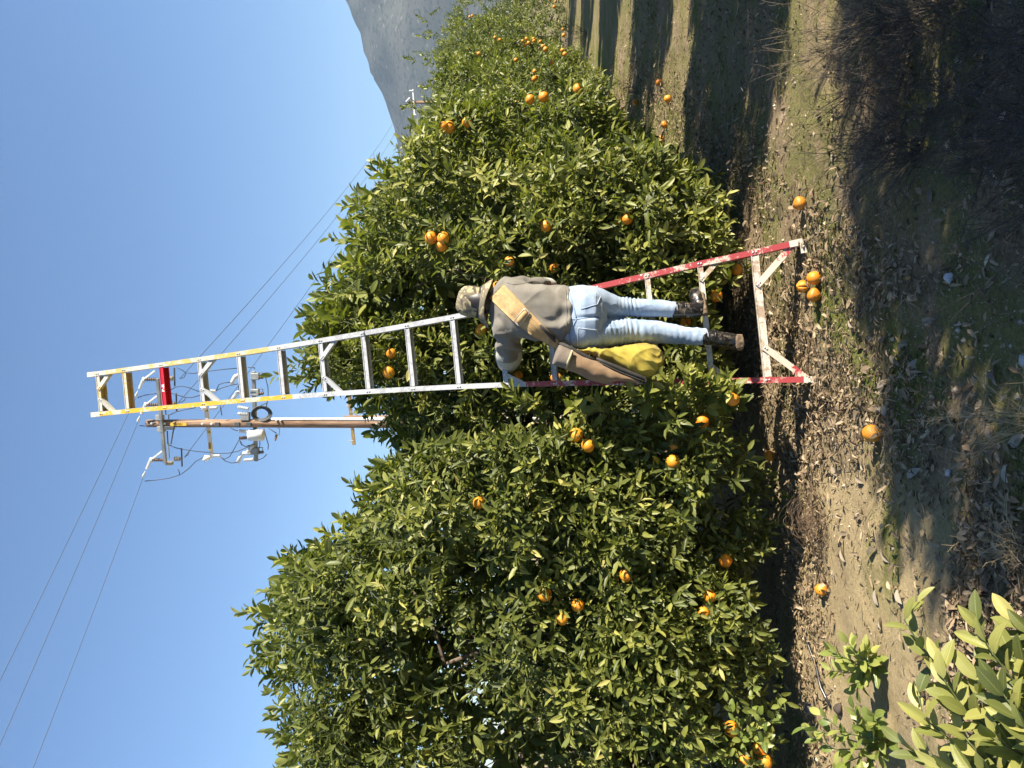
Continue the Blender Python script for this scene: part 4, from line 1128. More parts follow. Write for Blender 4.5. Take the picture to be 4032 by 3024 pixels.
def surf(name, V, F, m_, parent):
    o0 = np.array(org(parent)) if parent is not None else np.zeros(3)
    me = tri_mesh(name, V - o0, F, smooth=True); me.materials.append(m_)
    return link(bpy.data.objects.new(name, me), parent)

def cloth_mat(name, col, col2, weave=900, nsc=9, rough=.85, stain=None, stain_amt=.5, bstr=.12):
    m, nt, b = new_mat(name)
    v = coords(nt, 'Object'); n1 = noise(nt, v, nsc, 5, .6); n2 = noise(nt, v, weave, 2, .5)
    c = ramp(nt, n1, [(.32, col), (.68, col2)])
    c = mixc(nt, .25, c, ramp(nt, n2, [(.35, .5), (.65, 1.0)]), 'MULTIPLY')
    if stain is not None:
        n3 = noise(nt, v, 16, 5, .7, .8); c = mixc(nt, ramp(nt, n3, [(.52, 0), (.68, stain_amt)]), c, stain)
    nt.links.new(c, b.inputs['Base Color']); b.inputs['Roughness'].default_value = rough; b.inputs['Specular IOR Level'].default_value = .2
    b.inputs['Sheen Weight'].default_value = .15
    bump(nt, b, n2, bstr, .002)
    return m
M_SHIRT = cloth_mat('taupe_cotton', (.150, .135, .112), (.215, .196, .165), 700, 7)
M_DENIM = cloth_mat('light_denim', (.215, .30, .44), (.37, .45, .56), 1100, 9, .8, (.46, .53, .61), .65, .18)
M_SEAM = cloth_mat('denim_seam', (.17, .27, .45), (.33, .42, .52), 500, 30)
M_THREAD = cloth_mat('denim_edge', (.50, .58, .66), (.60, .66, .72), 500, 30)
M_SKIN = simple('skin', (.42, .25, .17), .5, var=.12)
M_SLEEVE = cloth_mat('pale_undersleeve', (.38, .38, .34), (.52, .52, .46), 600, 14, .9, (.60, .55, .42), .5)
M_HAIR = simple('dark_hair', (.02, .015, .012), .45)
M_BOOT = simple('black_rubber_boot', (.012, .012, .013), .22, spec=.6, var=.4, nscale=12)
m_, nt_, b_s = new_mat('muddy_black_rubber')
v_ = coords(nt_, 'Object'); n_ = noise(nt_, v_, 24, 5, .7)
nt_.links.new(mixc(nt_, ramp(nt_, n_, [(.52, 0), (.66, .9)]), (.012, .012, .013), (.16, .12, .08)), b_s.inputs['Base Color'])
nt_.links.new(ramp(nt_, n_, [(.5, .2), (.62, .8)]), b_s.inputs['Roughness']); M_BOOT = m_
M_MUD = simple('mud_caked_sole', (.15, .105, .065), .9, var=.45, nscale=40, bmp=.6)
# --- camouflage
m_, nt_, b_s = new_mat('camouflage_cotton')
v_ = coords(nt_, 'Object'); na = noise(nt_, v_, 15, 2, .5, .7); nb_ = noise(nt_, coords(nt_, 'Object', (1.1, .9, 1.3)), 19, 2, .5, 1.0); nc_ = noise(nt_, v_, 800, 2)
c_ = ramp(nt_, na, [(.46, (.155, .135, .098)), (.475, (.20, .17, .12))], 'LINEAR')
c_ = mixc(nt_, ramp(nt_, nb_, [(.54, 0), (.56, 1)]), c_, (.37, .31, .185))
c_ = mixc(nt_, ramp(nt_, na, [(.60, 0), (.62, 1)]), c_, (.10, .085, .07))
c_ = mixc(nt_, .2, c_, ramp(nt_, nc_, [(.35, .5), (.65, 1)]), 'MULTIPLY')
nt_.links.new(c_, b_s.inputs['Base Color']); b_s.inputs['Roughness'].default_value = .9; b_s.inputs['Specular IOR Level'].default_value = .15; bump(nt_, b_s, nc_, .15, .002); M_CAMO = m_

# key points: photo pixel and depth
SH_R, EL_R, WR_R = P(2008, 1138, 4.47), P(2118, 1128, 4.62), P(2168, 1134, 4.84)
SH_L, EL_L, WR_L = P(1988, 1285, 4.49), P(2004, 1385, 4.66), P(1992, 1432, 4.88)
PEL = P(2275, 1245, 4.40)
ANK_R, ANK_L = P(2725, 1221, 4.40), P(2845, 1336, 4.335)

# --- body: one continuous figure under the clothes
def hand(wrist, dirv, side, up, fl=.6):
    """palm and five bent fingers"""
    d = Vector(dirv).normalized(); s_ = Vector(side); s_ = (s_ - d * s_.dot(d)).normalized(); u = s_.cross(d).normalized()
    if u.dot(Vector(up)) < 0: u = -u
    out = [loft([(wrist + d * t, s_ * a, u * b_) for t, a, b_ in ((-.02, .024, .018), (.0, .026, .019), (.03, .036, .017), (.07, .040, .016), (.09, .036, .013))], 14)]
    for i, (off, ln_) in enumerate(((-.030, .062), (-.010, .072), (.010, .067), (.029, .052))):
        p0 = wrist + d * .075 + s_ * off; p1 = wrist + d * .094 + s_ * off; q = d * math.cos(fl) - u * math.sin(fl); p2 = p1 + q * ln_ * .5; q2 = d * math.cos(2.1 * fl) - u * math.sin(2.1 * fl); p3 = p2 + q2 * ln_ * .5
        out.append(limb([p0, p1, p2, p3], [.009, .0088, .008, .007], 8))
    t0 = wrist + d * .025 - s_ * .028; t1 = t0 + (d * .5 - s_ * .7 - u * .35).normalized() * .035; t2 = t1 + (d * .8 - s_ * .2 - u * .5).normalized() * .03
    out.append(limb([t0, t1, t2], [.012, .0105, .008], 8)); return out
HC = P(1898, 1190, 4.58); HD = Vector((.02, .96, -.25)).normalized()       # head centre and gaze (into the tree, looking down)
hu = (Vector((.10, 0, 1)) - HD * Vector((.10, 0, 1)).dot(HD)).normalized(); hs = HD.cross(hu).normalized()
def hp_(a, f, u): return HC + hs * a + HD * f + hu * u
sk = [loft([(hp_(0, f, u), hs * a, HD * b_) for u, a, b_, f in ((-.115, .030, .028, .055), (-.10, .045, .05, .035), (-.07, .060, .075, .018), (-.03, .069, .090, .004), (.02, .073, .096, 0), (.06, .068, .088, -.004), (.09, .050, .066, -.006), (.108, .02, .03, -.006))], 24),
      limb([hp_(0, .088, .0), hp_(0, .105, -.03), hp_(0, .092, -.045)], [.008, .013, .010], 8),                      # nose
      limb([hp_(-.075, .0, .01), hp_(-.078, -.005, -.03)], [.012, .010], 8), limb([hp_(.075, .0, .01), hp_(.078, -.005, -.03)], [.012, .010], 8),   # ears
      limb([hp_(-.022, .088, -.068), hp_(.0, .096, -.07), hp_(.022, .088, -.068)], [.006, .008, .006], 8),            # lips
      limb([hp_(-.03, .080, .012), hp_(-.03, .083, .010)], [.013, .012], 8), limb([hp_(.03, .080, .012), hp_(.03, .083, .010)], [.013, .012], 8),
      limb([hp_(0, -.02, -.07), P(1952, 1196, 4.55), P(1990, 1204, 4.50)], [.052, .054, .07], 16),
      loft([(P(x_, yc, Y_), Vector((a, 0, 0)), Vector((0, b_, 0))) for x_, yc, Y_, a, b_ in ((1960, 1200, 4.53, .07, .06), (1995, 1208, 4.50, .13, .085), (2060, 1218, 4.45, .135, .095), (2160, 1232, 4.40, .125, .088), (2240, 1240, 4.38, .135, .095), (2300, 1245, 4.37, .150, .11), (2345, 1247, 4.38, .12, .10))], 24),
      limb([SH_R, EL_R, WR_R], [.052, .042, .027]), limb([SH_L, EL_L, WR_L], [.052, .042, .027]),
      limb([P(2330, 1192, 4.39), P(2480, 1209, 4.44), P(2700, 1219, 4.41)], [.068, .043, .030]), limb([P(2330, 1306, 4.39), P(2540, 1304, 4.42), P(2820, 1334, 4.345)], [.068, .046, .030]),
      limb([P(2700, 1219, 4.41), P(2752, 1218, 4.41), P(2750, 1180, 4.43), P(2742, 1158, 4.44)], [.03, .033, .028, .022]), limb([P(2820, 1334, 4.345), P(2895, 1344, 4.35), P(2905, 1345, 4.43), P(2910, 1346, 4.50)], [.03, .033, .03, .022])]
sk += hand(WR_R, (.05, 1, .25), (1, 0, 0), (0, 0, 1)) + hand(WR_L, (-.1, 1, .25), (-1, 0, .2), (0, 0, 1))
V, nr, F = fuse(sk, .0068, 2)
person = surf('person', V, F, M_SKIN, None)
tag(person, 'fruit picker in camouflage hat, taupe shirt and light jeans, standing on the ladder reaching left', 'person')
mb = MB()
V_, F_ = loft([(hp_(0, -.012 + f, u), hs * a, HD * b_) for u, a, b_, f in ((-.085, .05, .03, -.055), (-.05, .068, .06, -.035), (0, .078, .085, -.014), (.05, .076, .09, -.006), (.09, .055, .07, -.004))], 24)
mb.add(V_, F_).build('hair', M_HAIR, person, smooth=True)

CAMP = Vector((0, 0, H))
def drape(bvh, x_, y_, off=.002):
    d = (P(x_, y_, 1.0) - CAMP).normalized(); loc, no, _, _ = bvh.ray_cast(CAMP, d)
    if loc is None: return P(x_, y_, 4.35), -d
    return loc - d * off, no
def seam(bvh, pts, r, m_, name, parent, off=.0008):
    out = []
    for (xa, ya), (xb, yb) in zip(pts[:-1], pts[1:]):
        k = max(2, int(math.hypot(xb - xa, yb - ya) / 5))
        out += [drape(bvh, xa + (xb - xa) * t / k, ya + (yb - ya) * t / k, off)[0] for t in range(k)]
    out.append(drape(bvh, pts[-1][0], pts[-1][1], off)[0])
    return MB().tube(out, r, 5).build(name, m_, parent, smooth=True)
# --- shirt
def ring(x_, yr, yl, Y_, dep, tilt=0.0):
    yc = (yr + yl) / 2; hw = (yl - yr) / 2 / FPX * Y_
    return (P(x_, yc, Y_), Vector((hw, 0, tilt)), Vector((0, dep, 0)))
tor = loft([ring(2244, 1126, 1349, 4.372, .128), ring(2236, 1123, 1351, 4.372, .131), ring(2205, 1121, 1351, 4.382, .130), ring(2160, 1121, 1350, 4.392, .126), ring(2110, 1117, 1347, 4.41, .125), ring(2060, 1106, 1342, 4.43, .126), ring(2015, 1099, 1332, 4.455, .122), ring(1985, 1108, 1312, 4.48, .108), ring(1962, 1138, 1278, 4.505, .086), ring(1945, 1160, 1245, 4.525, .066)], 40, 2.3)
arR = limb([P(2018, 1142, 4.46), P(2062, 1128, 4.51), P(2118, 1126, 4.60), P(2150, 1128, 4.70)], [.078, .068, .058, .052])
arL = limb([P(1990, 1285, 4.475), P(1998, 1335, 4.53), P(2004, 1378, 4.62), P(2003, 1396, 4.70)], [.080, .083, .079, .074])
yoke = limb([P(1995, 1120, 4.475), P(1972, 1160, 4.505), P(1962, 1200, 4.515), P(1972, 1250, 4.505), P(1985, 1295, 4.485)], [.050, .062, .068, .064, .058])
V, nr, F = fuse([tor, arR, arL, yoke], .0058, 9)
x_, y_ = proj(V)
front = np.clip(-nr[:, 1] * 1.4 + .3, 0, 1)
rdg_ = lambda q_: 1 - 2 * np.abs(np.sin(q_)) ** .55
disp = fbm(V, 6, 3, 51) * .009 + .0055 * rdg_(((y_ - 1090) * .75 + (x_ - 2000) * .6) / 40 + 1.8 * vnoise(V, 7, 56)) + .0035 * rdg_((x_ * .9 - y_ * .5) / 30 + 2.4 * vnoise(V, 9, 58)) * np.clip((x_ - 2090) / 60, 0, 1)
# folds: drawn towards the armpits, bunched above the hem, loose on the sleeve
ang = (y_ - 1090) * .9 + (x_ - 2000) * .55
disp += .009 * np.sin(ang / 13 + 3 * vnoise(V, 9, 52)) * np.clip((x_ - 2010) / 60, 0, 1) * np.clip((2170 - x_) / 60, 0, 1) * np.clip((1210 - y_) / 60, 0, 1)
disp += .0075 * np.sin((y_ * .8 - x_ * .35) / 13 + 3 * vnoise(V, 8, 53)) * np.clip((x_ - 2080) / 80, 0, 1)
disp += .006 * np.sin((x_ * .9 + y_ * .25) / 8 + 2 * vnoise(V, 14, 54)) * np.clip((x_ - 2180) / 30, 0, 1) * (.5 + .5 * vnoise(V, 9, 57))
disp += .008 * np.sin(y_ / 9 + 2.5 * vnoise(V, 12, 55)) * np.clip((y_ - 1300) / 30, 0, 1)
V2 = V + nr * disp[:, None]
shirt = surf('shirt', V2, F, M_SHIRT, person)
shirt_bvh = BVHTree.FromPolygons([tuple(p) for p in V2], [tuple(f) for f in F.tolist()])
seam(shirt_bvh, [(1990, 1300), (2010, 1318), (2030, 1332), (2044, 1338)], .0022, M_SHIRT, 'sleeve_seam', shirt)
seam(shirt_bvh, [(2226, 1133), (2230, 1180), (2232, 1240), (2230, 1300), (2226, 1343)], .0026, M_SHIRT, 'hem', shirt, .001)
seam(shirt_bvh, [(1992, 1112), (2020, 1120), (2050, 1118), (2080, 1112)], .0022, M_SHIRT, 'sleeve_seam', shirt)
mb = MB()    # pale undersleeves showing at both arms
V_, F_ = limb([P(2000, 1385, 4.64), P(2003, 1402, 4.70), P(2000, 1424, 4.80), P(1994, 1436, 4.90)], [.080, .083, .070, .045]); mb = MB().add(V_, F_)
us = mb.build('undersleeve', M_SLEEVE, person, smooth=True)
V_, F_ = limb([P(2140, 1127, 4.68), P(2160, 1128, 4.74), P(2172, 1130, 4.86)], [.053, .053, .040]); MB().add(V_, F_).build('undersleeve', M_SLEEVE, person, smooth=True)

# --- jeans
pel = loft([ring(2205, 1137, 1342, 4.385, .110), ring(2225, 1131, 1348, 4.38, .114), ring(2255, 1125, 1362, 4.372, .126), ring(2295, 1120, 1371, 4.365, .142), ring(2335, 1126, 1368, 4.368, .140), ring(2365, 1140, 1362, 4.38, .118), ring(2385, 1160, 1350, 4.395, .085)], 40, 2.2)
def legring(x_, yr, yl, Y_, k=1.0):
    hw = (yl - yr) / 2 / FPX * Y_
    return (P(x_, (yr + yl) / 2, Y_), Vector((hw, 0, 0)), Vector((0, hw * k, 0)))
legR = loft([legring(2290, 1122, 1246, 4.37, 1.35), legring(2340, 1126, 1248, 4.37, 1.35), legring(2375, 1138, 1249, 4.385, 1.3), legring(2405, 1154, 1250, 4.40, 1.25), legring(2442, 1169, 1251, 4.42, 1.25), legring(2485, 1173, 1251, 4.44, 1.2), legring(2540, 1175, 1250, 4.435, 1.2), legring(2600, 1178, 1249, 4.425, 1.15), legring(2640, 1184, 1248, 4.415, 1.1), legring(2668, 1187, 1248, 4.41, 1.05)], 28)
legL = loft([legring(2290, 1246, 1370, 4.37, 1.35), legring(2340, 1249, 1369, 4.37, 1.35), legring(2380, 1251, 1364, 4.38, 1.3), legring(2424, 1252, 1358, 4.395, 1.2), legring(2500, 1256, 1350, 4.41, 1.15), legring(2587, 1263, 1351, 4.41, 1.15), legring(2660, 1276, 1356, 4.395, 1.1), legring(2710, 1287, 1358, 4.375, 1.05), legring(2783, 1291, 1358, 4.355, 1.05)], 28)
V, nr, F = fuse([pel, legR, legL], .0046, 7)
x_, y_ = proj(V)
side_l = 1 / (1 + np.exp(-(y_ - 1250) / 4))
rdg_ = lambda q_: 1 - 2 * np.abs(np.sin(q_)) ** .6
disp = fbm(V, 9, 3, 61) * .0035 + .0022 * rdg_((x_ * .5 + (y_ - 1250) * np.sign(y_ - 1250) * .8) / 26 + 2.2 * vnoise(V, 9, 67)) * np.clip((x_ - 2350) / 60, 0, 1)
wob = vnoise(V, 10, 62) * 1.6 + vnoise(V, 30, 63) * .5
bow = ((y_ - 1303) / 50) ** 2 + 1.6 * vnoise(V, 6, 66)
amp = np.clip((x_ - 2385) / 22, 0, 1) * np.clip((2600 - x_) / 70, 0, 1)
disp += side_l * amp * .0036 * np.sin((x_ + 10 * bow) / 16.5 * 6.283 * .72 + wob * 2.2) * np.clip(.45 + .8 * vnoise(V, 14, 64), 0, 1.2)
ampR = np.exp(-((x_ - 2488) / 38) ** 2)
disp += (1 - side_l) * ampR * .0048 * np.sin((x_ - .12 * (y_ - 1210)) / 13 * 6.283 * .8 + wob * 1.8) * np.clip(.6 + .7 * vnoise(V, 18, 65), 0, 1.2)
disp += .0016 * np.sin(x_ / 12 * 6.283 * .5 + wob * 2) * np.clip((x_ - 2600) / 60, 0, 1) * .6
# crease under the seat and the cleft
disp -= .012 * np.exp(-((y_ - 1250 + .06 * (x_ - 2300)) / 7) ** 2) * np.clip((x_ - 2262) / 60, 0, 1) * np.clip((2372 - x_) / 20, 0, 1) * (nr[:, 1] < 0)
disp -= .006 * np.exp(-((x_ - 2378 + .1 * np.abs(y_ - 1300)) / 7) ** 2) * side_l * (nr[:, 1] < 0)
V2 = V + nr * disp[:, None]
jeans = surf('jeans', V2, F, M_DENIM, person)
jeans_bvh = BVHTree.FromPolygons([tuple(p) for p in V2], [tuple(f) for f in F.tolist()])
def c4(*pts): return [(1900 + a * .36166, 1050 + b_ * .36166) for a, b_ in pts]
def patch(bvh, poly, name, m_, parent, off=.0022, n=14):
    """cloth patch laid on the body: poly = 4 photo corners"""
    (a, b_, c, d) = poly; V = []; F = []
    for i in range(n + 1):
        for j in range(n + 1):
            s_, t = i / n, j / n
            xx = (a[0] * (1 - s_) + b_[0] * s_) * (1 - t) + (d[0] * (1 - s_) + c[0] * s_) * t; yy = (a[1] * (1 - s_) + b_[1] * s_) * (1 - t) + (d[1] * (1 - s_) + c[1] * s_) * t
            V.append(drape(bvh, xx, yy, off)[0])
    for i in range(n):
        for j in range(n): F.append((i * (n + 1) + j, i * (n + 1) + j + 1, (i + 1) * (n + 1) + j + 1, (i + 1) * (n + 1) + j))
    return MB().add(V, F).build(name, m_, parent, smooth=True)
pk = patch(jeans_bvh, c4((1030, 235), (1075, 460), (1240, 410), (1235, 262)), 'pocket', M_DENIM, jeans)
seam(jeans_bvh, c4((1030, 235), (1075, 460), (1250, 408), (1285, 325), (1235, 258), (1030, 235)), .0016, M_THREAD, 'stitching', pk, .003)
pk = patch(jeans_bvh, c4((1042, 668), (1035, 882), (1225, 868), (1240, 690)), 'pocket', M_DENIM, jeans)
seam(jeans_bvh, c4((1042, 668), (1035, 882), (1225, 868), (1290, 780), (1240, 690), (1042, 668)), .0016, M_THREAD, 'stitching', pk, .003)
seam(jeans_bvh, c4((930, 225), (965, 350), (1000, 470), (1020, 560)), .0032, M_SEAM, 'yoke_seam', jeans)
seam(jeans_bvh, c4((1020, 575), (985, 650), (955, 750), (945, 850)), .0032, M_SEAM, 'yoke_seam', jeans)
seam(jeans_bvh, c4((900, 575), (1020, 572), (1180, 552), (1285, 556)), .0026, M_SEAM, 'back_seam', jeans)
seam(jeans_bvh, c4((935, 222), (925, 330), (915, 450), (920, 580), (918, 700), (935, 820)), .0014, M_THREAD, 'waistband_stitching', jeans)
patch(jeans_bvh, c4((893, 580), (893, 606), (928, 606), (928, 580)), 'belt_loop', M_THREAD, jeans, .0045, 3)
for pts, nm in ((((2661, 1189), (2666, 1205), (2667, 1225), (2662, 1246)), 'hem'), (((2776, 1293), (2779, 1310), (2779, 1335), (2775, 1356)), 'hem')):
    seam(jeans_bvh, list(pts), .0022, M_THREAD, nm, jeans)

# --- boots
def boot(shapes, sole, label):
    V, nr, F = fuse(shapes, .005, 3)
    V = V + nr * (fbm(V, 28, 2, 71) * .0022)[:, None]
    b_ = surf('boot', V, F, M_BOOT, person)
    for vs in sole:
        Vs, nrs, Fs = fuse([vs], .004, 2); Vs = Vs + nrs * (fbm(Vs, 60, 2, 72) * .003)[:, None]
        surf('sole', Vs, Fs, M_MUD, b_)
    return b_
# right boot stands on the second rung, toe turned out to the right
toeR = P(2738, 1153, 4.47)
boot([limb([P(2655, 1219, 4.41), P(2690, 1220, 4.405), P(2725, 1221, 4.40), P(2752, 1220, 4.40)], [.046, .045, .044, .042]),
      limb([P(2752, 1222, 4.395), P(2752, 1195, 4.42), P(2742, 1172, 4.445), toeR], [.040, .040, .041, .033], flat=1.0)],
     [loft([(P(2770 + (1222 - y_) * .18 * -1, y_, Y_), Vector((0, 0, .017)), Vector((.05, -.14, 0)).normalized() * 0 + Vector((0, w_, 0))) for y_, Y_, w_ in ((1243, 4.395, .030), (1236, 4.395, .040), (1215, 4.40, .041), (1195, 4.42, .040), (1170, 4.445, .043), (1155, 4.465, .036), (1146, 4.47, .022))], 16, 3)], 'r')
# left boot hangs heel down, toe pointing into the tree
boot([limb([P(2770, 1327, 4.352), P(2815, 1331, 4.345), P(2855, 1338, 4.34), P(2885, 1343, 4.345)], [.045, .044, .043, .043]),
      limb([P(2885, 1345, 4.335), P(2885, 1347, 4.40), P(2880, 1348, 4.47), P(2878, 1348, 4.54)], [.043, .043, .042, .033])],
     [loft([(P(2915 - i * 2, 1348, Y_), Vector((w_, 0, 0)), Vector((0, .0, .022 if i < 3 else .016))) for i, (Y_, w_) in enumerate(((4.272, .030), (4.280, .043), (4.33, .046), (4.40, .042), (4.47, .046), (4.53, .040), (4.55, .024)))], 16, 3.5)], 'l')
for xk, yk, Yk, rr_ in ((2692, 1220, 4.405, .0465), (2808, 1330, 4.346, .0455)):
    pts = [P(xk, yk, Yk) + Vector((math.cos(t) * rr_, math.sin(t) * rr_, .004 * math.sin(2 * t))) for t in np.linspace(0, 6.283, 22)]
    MB().tube(pts, .0032, 6, False).build('boot_strap', M_BOOT, person, smooth=True)

# --- hat
ha = (Vector((.12, -.04, 1.0))).normalized()                                   # axis of the crown
hb_ = Vector((1, 0, -.12)); hb_ = (hb_ - ha * hb_.dot(ha)).normalized(); hc_ = ha.cross(hb_).normalized()
HB = P(1893, 1192, 4.58)                                                        # centre of the brim ring
hat = empty('hat', HB, 'camouflage bucket hat with black band and stitched drooping brim, on the picker', 'hat')
def hat_surf(prof, name, m_, n=56, wob=0.0, seed=0, parent=hat):
    V = []; F = []
    for r_, h_ in prof:
        for j in range(n):
            th = 2 * math.pi * j / n
            dr = 0.0
            if r_ > .100:      # brim: sides droop, front and back lift a little
                f = (r_ - .095) / .055
                dr = -.020 * f * (math.cos(th) ** 2) - .012 * f * math.sin(th) + .006 * f * math.sin(3 * th + 1)
            V.append(HB + hb_ * (r_ * math.cos(th) * .97) + hc_ * (r_ * math.sin(th) * 1.08) + ha * (h_ + dr))
    A = np.array([tuple(v_) for v_ in V])
    if wob:
        cen = np.array(HB + ha * .06); dd = unit(A - cen); A = A + dd * (wob * (fbm(A, 16, 3, seed)))[:, None]
    for i in range(len(prof) - 1):
        for j in range(n):
            k = (j + 1) % n; F.append((i * n + j, i * n + k, (i + 1) * n + k, (i + 1) * n + j))
    return MB().add(A, F).build(name, m_, parent, smooth=True)
hat_surf([(.004, .140), (.026, .139), (.048, .133), (.066, .121), (.079, .102), (.087, .076), (.092, .046), (.096, .016), (.097, .0)], 'crown', M_CAMO, wob=.011, seed=5)
br_prof = [(.0965, .004), (.1, .001)]
for i in range(1, 15):
    r_ = .1 + i * .0036; br_prof.append((r_, -.012 * (i / 14) - .030 * (i / 14) ** 1.5 + (.0011 if i % 2 else -.0003)))
brim = hat_surf(br_prof, 'brim', M_CAMO); sm = brim.modifiers.new('solid', 'SOLIDIFY'); sm.thickness = .004
hat_surf([(.0985, .004), (.0995, .006), (.0992, .011), (.0978, .017), (.0962, .018)], 'band', simple('black_webbing', (.018, .018, .019), .8), wob=.002, seed=5)
seam_pts = [hp_(0, 0, 0)]

# ------------------------------------------------------------------ picking bag
bag = empty('picking_bag', P(2560, 1440, 4.28), 'yellow and brown canvas picking bag on a wide tan strap, hanging at the left hip', 'bag')
M_STRAP = cloth_mat('tan_webbing', (.36, .225, .095), (.50, .335, .16), 300, 12, .85, (.17, .11, .055), .65)
M_BROWN = cloth_mat('brown_canvas', (.20, .125, .07), (.29, .19, .11), 500, 8, .85, (.13, .085, .05), .5)
M_GREYC = cloth_mat('grey_brown_canvas', (.14, .11, .085), (.20, .165, .13), 500, 10)
M_YCAN = cloth_mat('yellow_canvas', (.29, .215, .03), (.41, .32, .05), 500, 6, .75, (.24, .17, .03), .6)
M_BLK = simple('black_binding_and_shade', (.028, .025, .022), .75, var=.4)
both_bvh = shirt_bvh
cen = c4((150, 265), (205, 320), (290, 405), (370, 485), (430, 548), (500, 610), (600, 695), (700, 770), (790, 835), (840, 868))
wid = [210, 218, 214, 208, 204, 190, 165, 132, 100, 80]
def ribbon(bvh, cen, wid, name, m_, parent, off=.010, thick=.006, nacross=6, cap=None):
    V = []; F = []; m0 = len(cen)
    cs, ws = [], []
    for i in range(m0 - 1):
        for t in (0, .2, .4, .6, .8):
            cs.append((cen[i][0] + (cen[i + 1][0] - cen[i][0]) * t, cen[i][1] + (cen[i + 1][1] - cen[i][1]) * t)); ws.append(wid[i] + (wid[i + 1] - wid[i]) * t)
    cs.append(cen[-1]); ws.append(wid[-1]); m1 = len(cs)
    rows = []
    for i in range(m1):
        a = cs[max(i - 2, 0)]; b_ = cs[min(i + 2, m1 - 1)]; tx, ty = b_[0] - a[0], b_[1] - a[1]; l_ = math.hypot(tx, ty); nx, ny = -ty / l_, tx / l_
        row_ = []
        for j in range(nacross + 1):
            q_ = (j / nacross - .5) * ws[i] * .36166
            row_.append(list(drape(bvh, cs[i][0] + nx * q_, cs[i][1] + ny * q_, 0)[0]))
        rows.append(row_)
    A = np.array(rows)
    for _ in range(6):      # webbing is stiff: even out what lies below
        A[1:-1] = (A[:-2] + 2 * A[1:-1] + A[2:]) / 4
        A[:, 1:-1] = (A[:, :-2] + 2 * A[:, 1:-1] + A[:, 2:]) / 4
    to = unit(np.array([0, 0, H]) - A)
    top = A + to * (off + thick); top[:, [0, -1]] -= to[:, [0, -1]] * .003; bot = A + to * off * .2
    nn_ = nacross + 1; V = [tuple(p) for p in top.reshape(-1, 3)] + [tuple(p) for p in bot.reshape(-1, 3)]; o_ = m1 * nn_
    for i in range(m1 - 1):
        for j in range(nacross):
            F.append((i * nn_ + j, i * nn_ + j + 1, (i + 1) * nn_ + j + 1, (i + 1) * nn_ + j)); F.append((o_ + i * nn_ + j, o_ + (i + 1) * nn_ + j, o_ + (i + 1) * nn_ + j + 1, o_ + i * nn_ + j + 1))
        for j in (0, nacross): F.append((i * nn_ + j, (i + 1) * nn_ + j, o_ + (i + 1) * nn_ + j, o_ + i * nn_ + j))
    for i in (0, m1 - 1):
        for j in range(nacross): F.append((i * nn_ + j, i * nn_ + j + 1, o_ + i * nn_ + j + 1, o_ + i * nn_ + j))
    return MB().add(V, F).build(name, m_, parent, smooth=True), top
strap, stop = ribbon(shirt_bvh, cen, wid, 'strap', M_STRAP, bag)
# ribs stitched along the strap
for fr_ in (.18, .42, .68):
    pts = []
    for i in range(stop.shape[0]):
        j = fr_ * (stop.shape[1] - 1); j0 = int(j); q_ = stop[i, j0] * (1 - j + j0) + stop[i, j0 + 1] * (j - j0); pts.append(q_)
    MB().tube(pts, .0016, 5).build('strap_rib', M_STRAP, strap, smooth=True)
# buckle with its pad
M_BUCK = simple('tarnished_steel', (.50, .46, .40), .4, .5)
bk = [drape(shirt_bvh, x_, y_, .026)[0] for x_, y_ in c4((345, 600), (355, 575), (450, 462), (470, 462), (505, 490), (508, 510), (405, 640), (385, 640))]
buckle = MB().tube(bk + [bk[0]], .0035, 7, False).build('buckle', M_BUCK, bag, smooth=True)
pd = [drape(shirt_bvh, x_, y_, .022)[0] for x_, y_ in c4((388, 605), (430, 550), (475, 497))]
MB().tube([pd[0].lerp(pd[2], t) for t in np.linspace(-.05, 1.05, 6)], [.012, .017, .018, .018, .017, .012], 10).build('strap_keeper', M_STRAP, buckle, smooth=True)
# black binding that runs from the strap down to the rim
bb = [drape(shirt_bvh, x_, y_, .02)[0] for x_, y_ in c4((630, 640), (700, 710), (770, 780), (830, 835))] + [P(x_, y_, 4.225 + i * .0) for i, (x_, y_) in enumerate(c4((900, 862), (970, 895), (1060, 945), (1150, 990), (1230, 1030)))]
MB().tube(bb, [.008, .011, .012, .013, .014, .014, .013, .013, .012], 7).build('binding', M_BLK, bag, smooth=True)
def bring(x_, y_, Y_, nx, ny, hw, dep):
    """ring of a sack whose cross direction in the photo is (nx, ny)"""
    l_ = math.hypot(nx, ny); nx, ny = nx / l_, ny / l_; s_ = hw * .36166 / FPX * Y_
    return (P(x_, y_, Y_), Vector((-ny * s_, 0, -nx * s_)), Vector((0, dep, 0)))
def sack(rows, voxel, amp, seed, name, m_, parent, fold=None):
    rings = []
    for (xa, ya), (xb, yb), Y_, dep in rows:
        (xa, ya), (xb, yb) = c4((xa, ya), (xb, yb))
        a = P(xa, ya, Y_); b_ = P(xb, yb, Y_); rings.append(((a + b_) / 2, (b_ - a) / 2, Vector((0, dep, 0))))
    V, nr, F = fuse([loft(rings, 32, 2.4)], voxel, 5)
    d = fbm(V, 11, 3, seed) * amp
    if fold is not None: d = d + fold(V)
    return surf(name, V + nr * d[:, None], F, m_, parent)
